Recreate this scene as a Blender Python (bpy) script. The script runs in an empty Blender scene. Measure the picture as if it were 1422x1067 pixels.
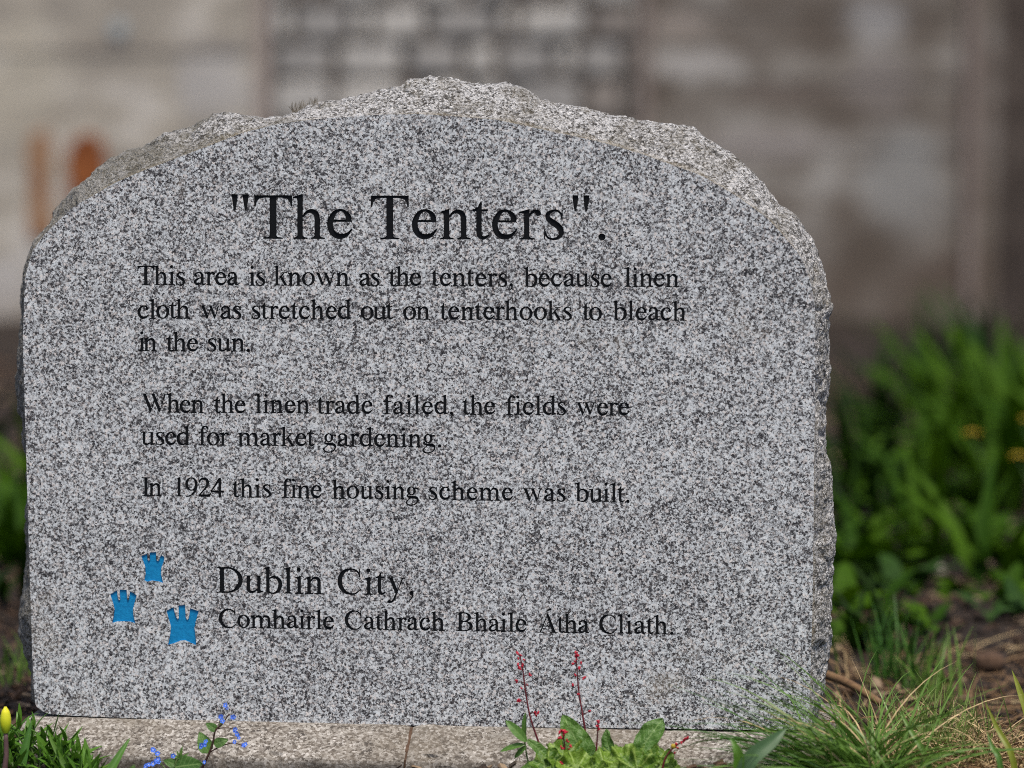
import bpy, math, random
from mathutils import Vector, Matrix, Euler, noise
from mathutils.geometry import delaunay_2d_cdt
import numpy as np

R = math.radians
random.seed(11)
scn = bpy.context.scene
COL = scn.collection

# ------------------------------------------------------------------ camera
F = 4316.0                      # focal length in photograph pixels (1422 wide)
YAW, PITCH = R(6.6), math.atan((533.5 - 190.0) / F)
cam_fwd = Vector((-math.sin(YAW) * math.cos(PITCH), math.cos(YAW) * math.cos(PITCH), -math.sin(PITCH)))
cam_right = Vector((math.cos(YAW), math.sin(YAW), 0.0))
cam_up = cam_right.cross(cam_fwd)


def ray(px, py):
    return cam_fwd + cam_right * ((px - 711.0) / F) - cam_up * ((py - 533.5) / F)


CAM = -ray(590, 1003) * (3.5 / math.cos(PITCH))
cd = bpy.data.cameras.new('camera')
cam = bpy.data.objects.new('camera', cd)
COL.objects.link(cam)
M3 = Matrix((cam_right, cam_up, -cam_fwd)).transposed()
cam.matrix_world = Matrix.Translation(CAM) @ M3.to_4x4()
cd.sensor_width = 36.0
cd.lens = 36.0 * F / 1422.0
cd.clip_end = 500
cd.clip_start = 0.05
cd.dof.use_dof = True
cd.dof.focus_distance = 3.488
cd.dof.aperture_fstop = cd.lens / 46.0
scn.camera = cam

# ------------------------------------------------------------------ light
SUN_EL, SUN_AZ = R(68), R(155)       # azimuth clockwise from +Y: sun high, to the right of the stone and a little in front
w = bpy.data.worlds.new("World")
scn.world = w
w.use_nodes = True
nt = w.node_tree
for n in list(nt.nodes):
    nt.nodes.remove(n)
sky = nt.nodes.new('ShaderNodeTexSky')
sky.sky_type = 'NISHITA'
sky.sun_disc = False
sky.sun_elevation = SUN_EL
sky.sun_rotation = SUN_AZ
sky.dust_density = 3.0
sky.air_density = 0.8
bg = nt.nodes.new('ShaderNodeBackground')
bg.inputs[1].default_value = 0.125
out = nt.nodes.new('ShaderNodeOutputWorld')
nt.links.new(sky.outputs[0], bg.inputs[0])
nt.links.new(bg.outputs[0], out.inputs[0])
sd = bpy.data.lights.new('sun', 'SUN')
sd.energy = 3.0
sd.angle = R(12)
sd.color = (1.0, 0.93, 0.84)
sun = bpy.data.objects.new('sun', sd)
COL.objects.link(sun)
sdir = Vector((math.sin(SUN_AZ) * math.cos(SUN_EL), math.cos(SUN_AZ) * math.cos(SUN_EL), math.sin(SUN_EL)))
sun.rotation_euler = sdir.to_track_quat('Z', 'Y').to_euler()
sun.location = (0, -3, 6)
scn.view_settings.view_transform = 'Standard'
scn.view_settings.look = 'None'
scn.view_settings.gamma = 1.0
scn.view_settings.exposure = 0.40
scn.view_settings.use_curve_mapping = False
scn.cycles.max_bounces = 6
scn.cycles.use_denoising = False
scn.cycles.pixel_filter_type = 'BLACKMAN_HARRIS'
scn.cycles.filter_width = 1.05


# ------------------------------------------------------------------ projection helpers
def onY(px, py, Y=0.0):
    d = ray(px, py)
    t = (Y - CAM.y) / d.y
    return CAM + d * t


def onZ(px, py, Z=0.0):
    d = ray(px, py)
    t = (Z - CAM.z) / d.z
    return CAM + d * t


def at(px, py, D):
    """point on the pixel's ray at depth D along the view axis"""
    return CAM + ray(px, py) * D


# ------------------------------------------------------------------ node helpers
def mat(name):
    m = bpy.data.materials.new(name)
    m.use_nodes = True
    n = m.node_tree
    b = n.nodes['Principled BSDF']
    b.inputs['Roughness'].default_value = 0.8
    return m, n, b


def N(n, t, **kw):
    x = n.nodes.new(t)
    for k, v in kw.items():
        if k.startswith('i_'):
            x.inputs[k[2:].replace('_', ' ')].default_value = v
        elif k.startswith('n_'):
            x.inputs[int(k[2:])].default_value = v
        else:
            setattr(x, k, v)
    return x


def ramp(n, src, stops, interp='LINEAR'):
    r = n.nodes.new('ShaderNodeValToRGB')
    r.color_ramp.interpolation = interp
    e = r.color_ramp.elements
    while len(e) > 1:
        e.remove(e[-1])
    for i, (p, c) in enumerate(stops):
        if i == 0:
            e[0].position = p
            el = e[0]
        else:
            el = e.new(p)
        if isinstance(c, (int, float)):
            c = (c, c, c)
        el.color = (*c, 1)
    n.links.new(src, r.inputs[0])
    return r.outputs[0]


def noise_t(n, scale, detail=4, rough=0.6, vec=None):
    x = N(n, 'ShaderNodeTexNoise')
    x.inputs['Scale'].default_value = scale
    x.inputs['Detail'].default_value = detail
    x.inputs['Roughness'].default_value = rough
    if vec is not None:
        n.links.new(vec, x.inputs['Vector'])
    return x.outputs[0]


def mixc(n, fac, a, b, mode='MIX'):
    x = n.nodes.new('ShaderNodeMix')
    x.data_type = 'RGBA'
    x.blend_type = mode
    for i, v in ((0, fac), (6, a), (7, b)):
        if hasattr(v, 'is_output') or hasattr(v, 'links'):
            n.links.new(v, x.inputs[i])
        elif i == 0:
            x.inputs[i].default_value = v
        else:
            x.inputs[i].default_value = (*v, 1)
    return x.outputs[2]


def math_n(n, op, a, b=None, c=None):
    x = n.nodes.new('ShaderNodeMath')
    x.operation = op
    for i, v in enumerate((a, b, c)):
        if v is None:
            continue
        if hasattr(v, 'links'):
            n.links.new(v, x.inputs[i])
        else:
            x.inputs[i].default_value = v
    return x.outputs[0]


def bump(n, b, h, strength, dist):
    x = n.nodes.new('ShaderNodeBump')
    x.inputs['Strength'].default_value = strength
    x.inputs['Distance'].default_value = dist
    n.links.new(h, x.inputs['Height'])
    n.links.new(x.outputs[0], b.inputs['Normal'])


def granite_value(n, scale, distort=0.0016):
    """random value per mineral grain plus slow drift in density"""
    tc = N(n, 'ShaderNodeTexCoord').outputs['Object']
    nz = N(n, 'ShaderNodeTexNoise')
    nz.inputs['Scale'].default_value = scale * 1.3
    nz.inputs['Detail'].default_value = 2
    n.links.new(tc, nz.inputs['Vector'])
    sub = N(n, 'ShaderNodeVectorMath', operation='SUBTRACT')
    n.links.new(nz.outputs[1], sub.inputs[0])
    sub.inputs[1].default_value = (.5, .5, .5)
    sc = N(n, 'ShaderNodeVectorMath', operation='SCALE')
    n.links.new(sub.outputs[0], sc.inputs[0])
    sc.inputs['Scale'].default_value = distort * 3
    ad = N(n, 'ShaderNodeVectorMath', operation='ADD')
    n.links.new(tc, ad.inputs[0])
    n.links.new(sc.outputs[0], ad.inputs[1])
    v = N(n, 'ShaderNodeTexVoronoi')
    v.inputs['Scale'].default_value = scale
    n.links.new(ad.outputs[0], v.inputs['Vector'])
    sp = N(n, 'ShaderNodeSeparateColor')
    n.links.new(v.outputs['Color'], sp.inputs[0])
    return tc, ad.outputs[0], sp.outputs[0], sp.outputs[1]


# ------------------------------------------------------------------ materials
def make_granite():
    m, n, b = mat('honed_granite')
    tc, dv, r1, h1 = granite_value(n, 475)
    v2 = N(n, 'ShaderNodeTexVoronoi')
    v2.inputs['Scale'].default_value = 800
    n.links.new(dv, v2.inputs['Vector'])
    sp = N(n, 'ShaderNodeSeparateColor')
    n.links.new(v2.outputs['Color'], sp.inputs[0])
    big = noise_t(n, 70, 3, .6, tc)
    slow = noise_t(n, 9, 2, .5, tc)
    a = math_n(n, 'MULTIPLY', r1, .60)
    a = math_n(n, 'MULTIPLY_ADD', sp.outputs[0], .40, a)
    a = math_n(n, 'MULTIPLY_ADD', big, .50, a)
    a = math_n(n, 'MULTIPLY_ADD', slow, .22, a)
    a = math_n(n, 'SUBTRACT', a, .36)
    c = ramp(n, a, [(0.0, (.012, .012, .014)), (.24, (.030, .029, .032)), (.35, (.085, .080, .082)),
                    (.435, (.19, .185, .19)), (.485, (.395, .40, .40)), (.66, (.58, .595, .60)), (1, (.80, .805, .79))])
    tint = ramp(n, h1, [(0, (1, .91, .86)), (.16, (1, .95, .92)), (.22, (.99, 1, 1)), (1, (.96, .995, 1.02))])
    c = mixc(n, 1.0, c, tint, 'MULTIPLY')
    # warm run-off stains, a few and faint
    st = noise_t(n, 6, 5, .7, tc)
    f = ramp(n, st, [(.60, 0.0), (.78, .35)])
    c = mixc(n, f, c, (.42, .36, .27))
    n.links.new(c, b.inputs['Base Color'])
    b.inputs['Roughness'].default_value = .62
    b.inputs['Specular IOR Level'].default_value = .35
    bump(n, b, a, .25, .0006)
    return m


def make_rough_granite(name='rough_granite', warm=0.42, dark=0.0):
    m, n, b = mat(name)
    tc, dv, r1, h1 = granite_value(n, 430)
    fine = noise_t(n, 420, 3, .7, tc)
    big = noise_t(n, 60, 4, .65, tc)
    a = math_n(n, 'MULTIPLY', r1, .55)
    a = math_n(n, 'MULTIPLY_ADD', fine, .6, a)
    a = math_n(n, 'MULTIPLY_ADD', big, .4, a)
    a = math_n(n, 'SUBTRACT', a, .27 + dark)
    c = ramp(n, a, [(0.0, (.02, .018, .016)), (.26, (.07, .063, .055)), (.38, (.21, .20, .185)),
                    (.48, (.44, .435, .42)), (.64, (.72, .71, .695)), (1, (.88, .88, .87))])
    l = noise_t(n, 22, 6, .75, tc)
    f = ramp(n, l, [(.48, 0.0), (.64, warm + .1)])
    c = mixc(n, f, c, (.19, .165, .115), 'MIX')
    l2 = noise_t(n, 38, 5, .7, dv)
    f2 = ramp(n, l2, [(.61, 0.0), (.67, .75)])
    c = mixc(n, f2, c, (.045, .042, .035))
    # more lichen on the left shoulder and a thin ochre line where the honed face ends
    so = N(n, 'ShaderNodeSeparateXYZ')
    n.links.new(tc, so.inputs[0])
    lf = ramp(n, math_n(n, 'MULTIPLY_ADD', so.outputs[0], -1.6, math_n(n, 'MULTIPLY', l, 1.0)), [(.78, 0.0), (1.15, .6)])
    c = mixc(n, lf, c, (.15, .135, .095))
    ln = ramp(n, math_n(n, 'MULTIPLY_ADD', big, .006, so.outputs[1]), [(.0030, .6), (.0075, 0.0)])
    c = mixc(n, ln, c, (.30, .245, .15))
    n.links.new(c, b.inputs['Base Color'])
    b.inputs['Roughness'].default_value = .85
    hb = math_n(n, 'ADD', fine, noise_t(n, 140, 4, .7, tc))
    bump(n, b, hb, 1.0, .008)
    return m


def make_plinth_mat():
    m, n, b = mat('weathered_granite_kerb')
    tc, dv, r1, h1 = granite_value(n, 380)
    big = noise_t(n, 30, 5, .7, tc)
    a = math_n(n, 'MULTIPLY', r1, .7)
    a = math_n(n, 'MULTIPLY_ADD', big, .7, a)
    a = math_n(n, 'MULTIPLY_ADD', noise_t(n, 500, 2, .6, tc), .35, a)
    a = math_n(n, 'SUBTRACT', a, .40)
    a = math_n(n, 'MULTIPLY_ADD', math_n(n, 'SUBTRACT', a, .47), 1.1, .42)
    c = ramp(n, a, [(0.0, (.035, .03, .026)), (.22, (.10, .085, .07)), (.42, (.19, .172, .150)),
                    (.60, (.27, .253, .225)), (.82, (.42, .40, .37)), (1, (.70, .67, .62))])
    s = noise_t(n, 7, 6, .7, tc)
    c = mixc(n, ramp(n, s, [(.42, 0.0), (.66, .6)]), c, (.15, .125, .09))
    g = noise_t(n, 15, 5, .7, tc)
    c = mixc(n, ramp(n, g, [(.55, 0.0), (.70, .5)]), c, (.07, .068, .06))
    so = N(n, 'ShaderNodeSeparateXYZ')          # soil splash on the lower front
    n.links.new(tc, so.inputs[0])
    sp2 = ramp(n, math_n(n, 'ADD', math_n(n, 'MULTIPLY_ADD', g, .03, so.outputs[2]), .05), [(.022, .8), (.037, 0.0)])
    c = mixc(n, math_n(n, 'MULTIPLY', sp2, .8), c, (.045, .038, .028))
    n.links.new(c, b.inputs['Base Color'])
    b.inputs['Roughness'].default_value = .9
    bump(n, b, math_n(n, 'ADD', big, noise_t(n, 260, 4, .7, tc)), .5, .002)
    return m


def simple(name, c1, c2, scale, rough=.8, bs=0.3, bd=.002, detail=5, spec=.3):
    m, n, b = mat(name)
    tc = N(n, 'ShaderNodeTexCoord').outputs['Object']
    nz = noise_t(n, scale, detail, .65, tc)
    n.links.new(ramp(n, nz, [(.3, c1), (.7, c2)]), b.inputs['Base Color'])
    b.inputs['Roughness'].default_value = rough
    b.inputs['Specular IOR Level'].default_value = spec
    if bs:
        bump(n, b, nz, bs, bd)
    return m


def leaf_mat(name, c_dark, c_light, vein=None, transl=.3, vein_n=9.0, bumpy=0.0, rough=.45, spec=.35):
    m, n, b = mat(name)
    uv = N(n, 'ShaderNodeUVMap')
    sx = N(n, 'ShaderNodeSeparateXYZ')
    n.links.new(uv.outputs[0], sx.inputs[0])
    oi = N(n, 'ShaderNodeObjectInfo').outputs['Random']
    tc = N(n, 'ShaderNodeTexCoord').outputs['Object']
    nz = noise_t(n, 60, 4, .6, tc)
    f = math_n(n, 'MULTIPLY_ADD', oi, .55, math_n(n, 'MULTIPLY', nz, .6))
    c = ramp(n, f, [(.15, c_dark), (.9, c_light)])
    if vein:
        du = math_n(n, 'ABSOLUTE', math_n(n, 'SUBTRACT', sx.outputs[0], .5))
        mid = ramp(n, du, [(.015, .9), (.045, 0.0)])
        sv = math_n(n, 'MULTIPLY', math_n(n, 'SUBTRACT', sx.outputs[1], math_n(n, 'MULTIPLY', du, .35)), vein_n)
        fr = math_n(n, 'ABSOLUTE', math_n(n, 'SUBTRACT', math_n(n, 'FRACT', sv), .5))
        side = ramp(n, fr, [(.035, .55), (.10, 0.0)])
        vv = mixc(n, 1.0, mid, side, 'LIGHTEN')
        c = mixc(n, vv, c, vein)
    n.links.new(c, b.inputs['Base Color'])
    b.inputs['Roughness'].default_value = rough
    b.inputs['Specular IOR Level'].default_value = spec
    if bumpy:
        bump(n, b, noise_t(n, 240, 3, .6, tc), bumpy, .003)
    if transl:
        t = n.nodes.new('ShaderNodeBsdfTranslucent')
        n.links.new(c, t.inputs[0])
        mx = n.nodes.new('ShaderNodeMixShader')
        mx.inputs[0].default_value = transl
        o = n.nodes['Material Output']
        n.links.new(b.outputs[0], mx.inputs[1])
        n.links.new(t.outputs[0], mx.inputs[2])
        n.links.new(mx.outputs[0], o.inputs[0])
    return m


M = {}
M['granite'] = make_granite()
M['rough'] = make_rough_granite()
M['plinth'] = make_plinth_mat()
M['black'] = simple('black_letter_enamel', (.003, .0035, .0045), (.008, .009, .011), 700, .6, .3, .0006, 4, .15)
M['blue'] = simple('blue_enamel', (.003, .17, .39), (.006, .25, .52), 240, .5, .6, .001)
M['soil'] = simple('dark_garden_soil', (.008, .0055, .004), (.028, .018, .012), 55, .95, .8, .01, 8)
M['bark'] = simple('bark_mulch', (.035, .020, .012), (.105, .062, .038), 90, .9, .5, .002)
M['bark2'] = simple('pale_bark_mulch', (.13, .09, .055), (.27, .20, .13), 90, .9, .4, .002)
M['bark3'] = simple('dark_bark_mulch', (.012, .009, .007), (.04, .027, .02), 90, .9, .4, .002)
M['straw'] = simple('dry_straw', (.30, .21, .10), (.52, .40, .22), 80, .7, 0)
M['straw2'] = simple('brown_straw', (.11, .06, .03), (.23, .14, .065), 80, .7, 0)
M['grass'] = leaf_mat('grass_blade_green', (.05, .12, .015), (.13, .24, .035), None, .25)
M['grass2'] = leaf_mat('grass_blade_light', (.10, .17, .04), (.20, .28, .07), None, .25)
M['lance'] = leaf_mat('lance_leaf_green', (.030, .095, .008), (.095, .22, .018), (.10, .20, .03), .2, 1.0)
M['strap'] = leaf_mat('strap_leaf_green', (.035, .11, .014), (.095, .22, .03), None, .2)
M['strapgrey'] = leaf_mat('strap_leaf_blue_green', (.035, .085, .03), (.07, .135, .055), None, .2)
M['yellowblade'] = leaf_mat('yellow_green_blade', (.14, .17, .012), (.26, .30, .03), None, .3)
M['crinkle'] = leaf_mat('crinkled_leaf_green', (.030, .085, .010), (.075, .165, .022), (.17, .27, .08), .15, 11.0, .6)
M['lime'] = leaf_mat('ruffled_lime_leaf', (.04, .11, .008), (.13, .225, .018), (.24, .34, .07), .2, 3.0, .6)
M['plainleaf'] = leaf_mat('plain_leaf_green', (.055, .13, .02), (.10, .22, .035), (.15, .26, .06), .25, 6.0)
M['heartleaf'] = leaf_mat('veined_leaf_green', (.035, .10, .016), (.09, .19, .035), (.17, .27, .08), .2, 7.0, .3)
M['farleaf'] = leaf_mat('bed_leaf_green', (.008, .034, .0006), (.050, .112, .0015), None, .2, rough=.7, spec=.12)  # the bed's shade is put into these darkened leaf greens
M['farleaf2'] = leaf_mat('bed_leaf_deep_green', (.003, .011, .001), (.014, .040, .001), None, .15, rough=.7, spec=.12)
M['farleaf3'] = leaf_mat('bed_leaf_blue_green', (.010, .034, .005), (.030, .068, .012), None, .15, rough=.75, spec=.12)
M['redstem'] = simple('dark_red_stem', (.085, .012, .016), (.15, .02, .028), 90, .5, 0)
M['redflower'] = simple('crimson_bell', (.26, .006, .018), (.50, .014, .04), 60, .5, 0)
M['darkstem'] = simple('dark_brown_stem', (.03, .016, .012), (.07, .035, .022), 90, .6, 0)
M['greenstem'] = simple('green_stem', (.06, .11, .03), (.11, .17, .05), 90, .6, 0)
M['purplestem'] = simple('purple_brown_stem', (.08, .045, .045), (.14, .085, .08), 90, .5, 0)
M['petalblue'] = simple('blue_petal', (.045, .14, .70), (.10, .25, .85), 300, .6, 0)
M['petaleye'] = simple('pale_yellow_eye', (.8, .75, .45), (.85, .8, .6), 100, .6, 0)
M['orange'] = simple('orange_petal', (.30, .19, .01), (.40, .30, .03), 60, .6, 0)
M['drymoss'] = simple('dry_moss', (.12, .10, .07), (.24, .21, .16), 80, .9, 0)
m, n, b = mat('tulip_bud_yellow_green')
uvn = N(n, 'ShaderNodeTexCoord')
sxx = N(n, 'ShaderNodeSeparateXYZ')
n.links.new(uvn.outputs['Object'], sxx.inputs[0])
n.links.new(ramp(n, math_n(n, 'MULTIPLY_ADD', sxx.outputs[2], 28.0, math_n(n, 'MULTIPLY', noise_t(n, 200, 2, .5, uvn.outputs['Object']), .3)),
                 [(.1, (.22, .36, .015)), (.55, (.52, .56, .015)), (1, (.68, .62, .01))]), b.inputs['Base Color'])
b.inputs['Roughness'].default_value = .4
M['tulip'] = m


# ------------------------------------------------------------------ object helpers
def link(name, me, parent=None, loc=None, rot=None, scale=None):
    o = bpy.data.objects.new(name, me)
    COL.objects.link(o)
    if parent is not None:
        o.parent = parent
    if loc is not None:
        o.location = loc
    if rot is not None:
        o.rotation_euler = rot
    if scale is not None:
        o.scale = (scale,) * 3 if isinstance(scale, (int, float)) else scale
    return o


def pyd(name, vs, fs, mats, smooth=False, uvs=None, mi=None):
    me = bpy.data.meshes.new(name)
    me.from_pydata([tuple(v) for v in vs], [], fs)
    for m_ in (mats if isinstance(mats, (list, tuple)) else [mats]):
        me.materials.append(m_)
    if smooth:
        me.polygons.foreach_set('use_smooth', [True] * len(me.polygons))
    if mi is not None:
        me.polygons.foreach_set('material_index', mi)
    if uvs is not None:
        ul = me.uv_layers.new(name='UVMap')
        li = np.empty(len(me.loops), dtype=np.int32)
        me.loops.foreach_get('vertex_index', li)
        ul.data.foreach_set('uv', np.asarray(uvs, dtype=np.float32)[li].ravel())
    me.update()
    return me


def thing(name, label, cat, loc=(0, 0, 0), group=None, rot=None):
    o = link(name, None, None, loc, rot)
    o.empty_display_size = .05
    o['label'] = label
    o['category'] = cat
    if group:
        o['group'] = group
    return o


def tag(o, label=None, cat=None, group=None, kind=None):
    for k, v in (('label', label), ('category', cat), ('group', group), ('kind', kind)):
        if v:
            o[k] = v
    return o


def catmull(pts, sub):
    P = [tuple(p) for p in pts]
    if len(P) == 2:
        return [tuple(P[0][k] + (P[1][k] - P[0][k]) * i / sub for k in range(len(P[0]))) for i in range(sub + 1)]
    Q = [tuple(2 * a - b_ for a, b_ in zip(P[0], P[1]))] + P + [tuple(2 * a - b_ for a, b_ in zip(P[-1], P[-2]))]
    res = []
    for i in range(1, len(Q) - 2):
        p0, p1, p2, p3 = Q[i - 1:i + 3]
        for s in range(sub):
            t = s / sub
            res.append(tuple(.5 * (2 * b_ + (c - a) * t + (2 * a - 5 * b_ + 4 * c - d) * t * t + (3 * b_ - a - 3 * c + d) * t ** 3)
                             for a, b_, c, d in zip(p0, p1, p2, p3)))
    res.append(P[-1])
    return res


def tube(pts, rad, seg=6, sub=4):
    """smooth tube through 3-D points; rad = number or (start, end)"""
    P = [Vector(p) for p in catmull(pts, sub)]
    vs, fs = [], []
    r0, r1 = rad if isinstance(rad, tuple) else (rad, rad)
    up = Vector((.13, .97, .2)).normalized()
    for i, p in enumerate(P):
        t = (P[min(i + 1, len(P) - 1)] - P[max(i - 1, 0)]).normalized()
        a = t.cross(up)
        if a.length < .05:
            a = t.cross(Vector((1, 0, 0)))
        a.normalize()
        b_ = t.cross(a)
        r = r0 + (r1 - r0) * i / (len(P) - 1)
        for k in range(seg):
            th = 2 * math.pi * k / seg
            vs.append(p + a * math.cos(th) * r + b_ * math.sin(th) * r)
    for i in range(len(P) - 1):
        for k in range(seg):
            a_, b_ = i * seg + k, i * seg + (k + 1) % seg
            fs.append((a_, b_, b_ + seg, a_ + seg))
    fs.append(tuple(range(seg))[::-1])
    fs.append(tuple(range((len(P) - 1) * seg, len(P) * seg)))
    return vs, fs


def join(lst):
    vs, fs = [], []
    for v, f in lst:
        o = len(vs)
        vs += list(v)
        fs += [tuple(i + o for i in q) for q in f]
    return vs, fs


def noisy_box(sx, sy, sz, jit=.0, seg=2, rnd=random, bev=.12):
    """a rounded, slightly irregular block, seg x seg faces per side"""
    vs, fs, ix = [], [], {}
    def v(i, j, k):
        key = (i, j, k)
        if key not in ix:
            p = []
            for c, s in ((i, sx), (j, sy), (k, sz)):
                t = c / seg * 2 - 1
                p.append(t)
            on = sum(1 for t in p if abs(t) > .999)
            f = 1 - (bev * .5 if on >= 2 else 0) - (bev * .35 if on == 3 else 0)
            ix[key] = len(vs)
            vs.append((p[0] * sx / 2 * f + rnd.uniform(-jit, jit), p[1] * sy / 2 * f + rnd.uniform(-jit, jit),
                       p[2] * sz / 2 * f + rnd.uniform(-jit, jit)))
        return ix[key]
    for i in range(seg):
        for j in range(seg):
            for a, fl in ((0, False), (seg, True)):
                q = [v(a, i, j), v(a, i, j + 1), v(a, i + 1, j + 1), v(a, i + 1, j)]
                fs.append(tuple(q[::-1] if fl else q))
                q = [v(i, a, j), v(i + 1, a, j), v(i + 1, a, j + 1), v(i, a, j + 1)]
                fs.append(tuple(q[::-1] if fl else q))
                q = [v(i, j, a), v(i, j + 1, a), v(i + 1, j + 1, a), v(i + 1, j, a)]
                fs.append(tuple(q[::-1] if fl else q))
    return vs, fs


# ================================================================== SETTING: ground
GZ = -0.042


def ground_h(x, y):
    p = Vector((x, y, 0))
    h = GZ + .020 * noise.noise(p * 2.1) + .012 * noise.noise(p * 7.0) + .006 * noise.noise(p * 23.0)
    return h


def grid_axis(lo, hi, dense_lo, dense_hi, fine, coarse):
    a = list(np.arange(dense_lo, dense_hi, fine)) + [dense_hi]
    x = dense_lo
    s = fine
    left = []
    while x > lo:
        s = min(s * 1.35, coarse)
        x -= s
        left.append(x)
    x = dense_hi
    s = fine
    right = []
    while x < hi:
        s = min(s * 1.35, coarse)
        x += s
        right.append(x)
    return left[::-1] + a + right


gx = grid_axis(-60, 60, -1.6, 1.6, .02, 6)
gy = grid_axis(-30, 60, -.7, 4.0, .025, 6)
vs = [(x, y, ground_h(x, y)) for y in gy for x in gx]
nx = len(gx)
fs = [(j * nx + i, j * nx + i + 1, (j + 1) * nx + i + 1, (j + 1) * nx + i) for j in range(len(gy) - 1) for i in range(nx - 1)]
g = link('ground', pyd('ground', vs, fs, M['soil'], True))
tag(g, 'dark brown garden soil of the flower bed', None, None, 'structure')

# ================================================================== background walls (about 8.5 m behind)
DW = 12.0
WR = Euler((0, 0, YAW))
rw = random.Random(5)




PXM = DW / F          # metres per photo pixel at the wall
wall_origin = Vector((CAM.x, CAM.y, 0)) + Vector((-math.sin(YAW), math.cos(YAW), 0)) * DW


def wx(px):            # wall-local x of a photo column
    return (px - 711.0) * PXM


def wz(py):            # world height of a photo row at the wall
    return CAM.z - (py - 190.0) * PXM


def wall_mat(name, base, dark, light, streak, dirt, zdirt=.35, fine=(3, 22), spots=()):
    m, n, b = mat(name)
    tc = N(n, 'ShaderNodeTexCoord').outputs['Object']
    mp = N(n, 'ShaderNodeMapping')
    mp.inputs['Scale'].default_value = (1.0, 1.0, 1.9)
    n.links.new(tc, mp.inputs[0])
    a = noise_t(n, fine[0], 6, .62, mp.outputs[0])
    c = ramp(n, a, [(.40, dark), (.5, base), (.60, light)])
    a2 = noise_t(n, 2.3, 5, .62, tc)
    c = mixc(n, ramp(n, a2, [(.44, 0.0), (.57, streak)]), c, dark)
    s = N(n, 'ShaderNodeSeparateXYZ')
    n.links.new(tc, s.inputs[0])
    warp = noise_t(n, 7, 5, .65, tc)
    for (px, py, rx, ry, colr, st) in spots:      # old damp and lime stains on the render
        dx = math_n(n, 'DIVIDE', math_n(n, 'SUBTRACT', s.outputs[0], (px - 711.0) * PXM), rx * PXM)
        dz = math_n(n, 'DIVIDE', math_n(n, 'SUBTRACT', s.outputs[2], CAM.z - (py - 190.0) * PXM), ry * PXM)
        dd = math_n(n, 'SQRT', math_n(n, 'ADD', math_n(n, 'MULTIPLY', dx, dx), math_n(n, 'MULTIPLY', dz, dz)))
        dd = math_n(n, 'MULTIPLY_ADD', warp, 1.6, math_n(n, 'SUBTRACT', dd, .8))
        c = mixc(n, ramp(n, dd, [(.45, st), (1.0, 0.0)]), c, colr)
    zz = math_n(n, 'MULTIPLY_ADD', noise_t(n, 4, 4, .6, tc), .5, s.outputs[2])
    c = mixc(n, ramp(n, zz, [(.0, .85), (zdirt, .55), (zdirt + .35, 0.0)]), c, dirt)
    n.links.new(c, b.inputs['Base Color'])
    bump(n, b, noise_t(n, fine[1], 6, .7, tc), .5, .01)
    b.inputs['Roughness'].default_value = .92
    return m


M['wall_l'] = wall_mat('grey_beige_render', (.385, .345, .28), (.27, .243, .205), (.49, .455, .40), .5, (.22, .175, .135), .04, spots=[(110, 68, 150, 13, (.20, .17, .14), .55), (300, 66, 70, 16, (.16, .14, .125), .6), (5, 395, 60, 60, (.47, .45, .43), .7), (70, 170, 90, 30, (.24, .20, .16), .5),
                     (300, 120, 70, 60, (.40, .385, .37), .7), (30, 120, 90, 120, (.47, .43, .34), .5), (120, 172, 40, 20, (.50, .46, .38), .5), (20, 520, 80, 60, (.13, .09, .07), .8)])
M['wall_r'] = wall_mat('grey_brown_render', (.205, .182, .155), (.105, .084, .066), (.30, .282, .255), .7, (.085, .060, .042), .36, spots=[(1255, 255, 75, 95, (.245, .24, .225), .85), (1205, 350, 60, 45, (.085, .070, .055), .9), (1215, 120, 60, 60, (.20, .175, .16), .7), (960, 90, 80, 26, (.38, .36, .335), .8),
                     (1215, 30, 60, 40, (.30, .29, .28), .8), (940, 35, 60, 22, (.36, .31, .27), .6), (1060, 200, 120, 30, (.30, .27, .25), .7), (1350, 150, 40, 160, (.11, .085, .07), .8), (1090, 130, 90, 18, (.16, .13, .11), .7), (1310, 380, 60, 40, (.09, .065, .05), .8)])
M['wall_x'] = wall_mat('dark_brown_render', (.07, .052, .042), (.035, .026, .02), (.12, .095, .078), .6, (.03, .02, .015), .45)
M['mortar'] = simple('dark_mortar', (.085, .072, .062), (.14, .122, .105), 20, .95, .5, .01)
M['post'] = simple('pinkish_weathered_paint', (.28, .225, .195), (.37, .31, .275), 12, .85, .3, .004)
M['postdark'] = simple('rust_brown_paint', (.17, .135, .115), (.25, .205, .18), 12, .85, .3, .004)
M['rust'] = simple('rusted_iron', (.09, .018, .004), (.33, .11, .03), 16, .9, .4, .004)
M['rustpale'] = simple('pale_rust', (.20, .075, .022), (.36, .23, .14), 14, .9, .4, .004)
M['stoneA'] = simple('pale_grey_block', (.34, .32, .285), (.52, .50, .465), 14, .9, .6, .01)
M['stoneB'] = simple('grey_block', (.24, .228, .21), (.34, .325, .305), 14, .9, .6, .01)
M['stoneC'] = simple('brown_grey_block', (.17, .148, .13), (.26, .232, .205), 14, .9, .6, .01)
M['disc'] = simple('pale_metal_disc', (.25, .28, .29), (.33, .37, .38), 14, .6, .1, .01)


def wall_box(name, px0, px1, z0, z1, out, thick, m, parent, seg=1, jit=0):
    v, f = noisy_box((px1 - px0) * PXM, thick, z1 - z0, jit, seg, rw, 0 if seg == 1 else .1)
    o_ = Vector((wx((px0 + px1) / 2), thick / 2 - out, (z0 + z1) / 2))
    return link(name, pyd(name, [Vector(q) + o_ for q in v], f, m), parent)


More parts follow.
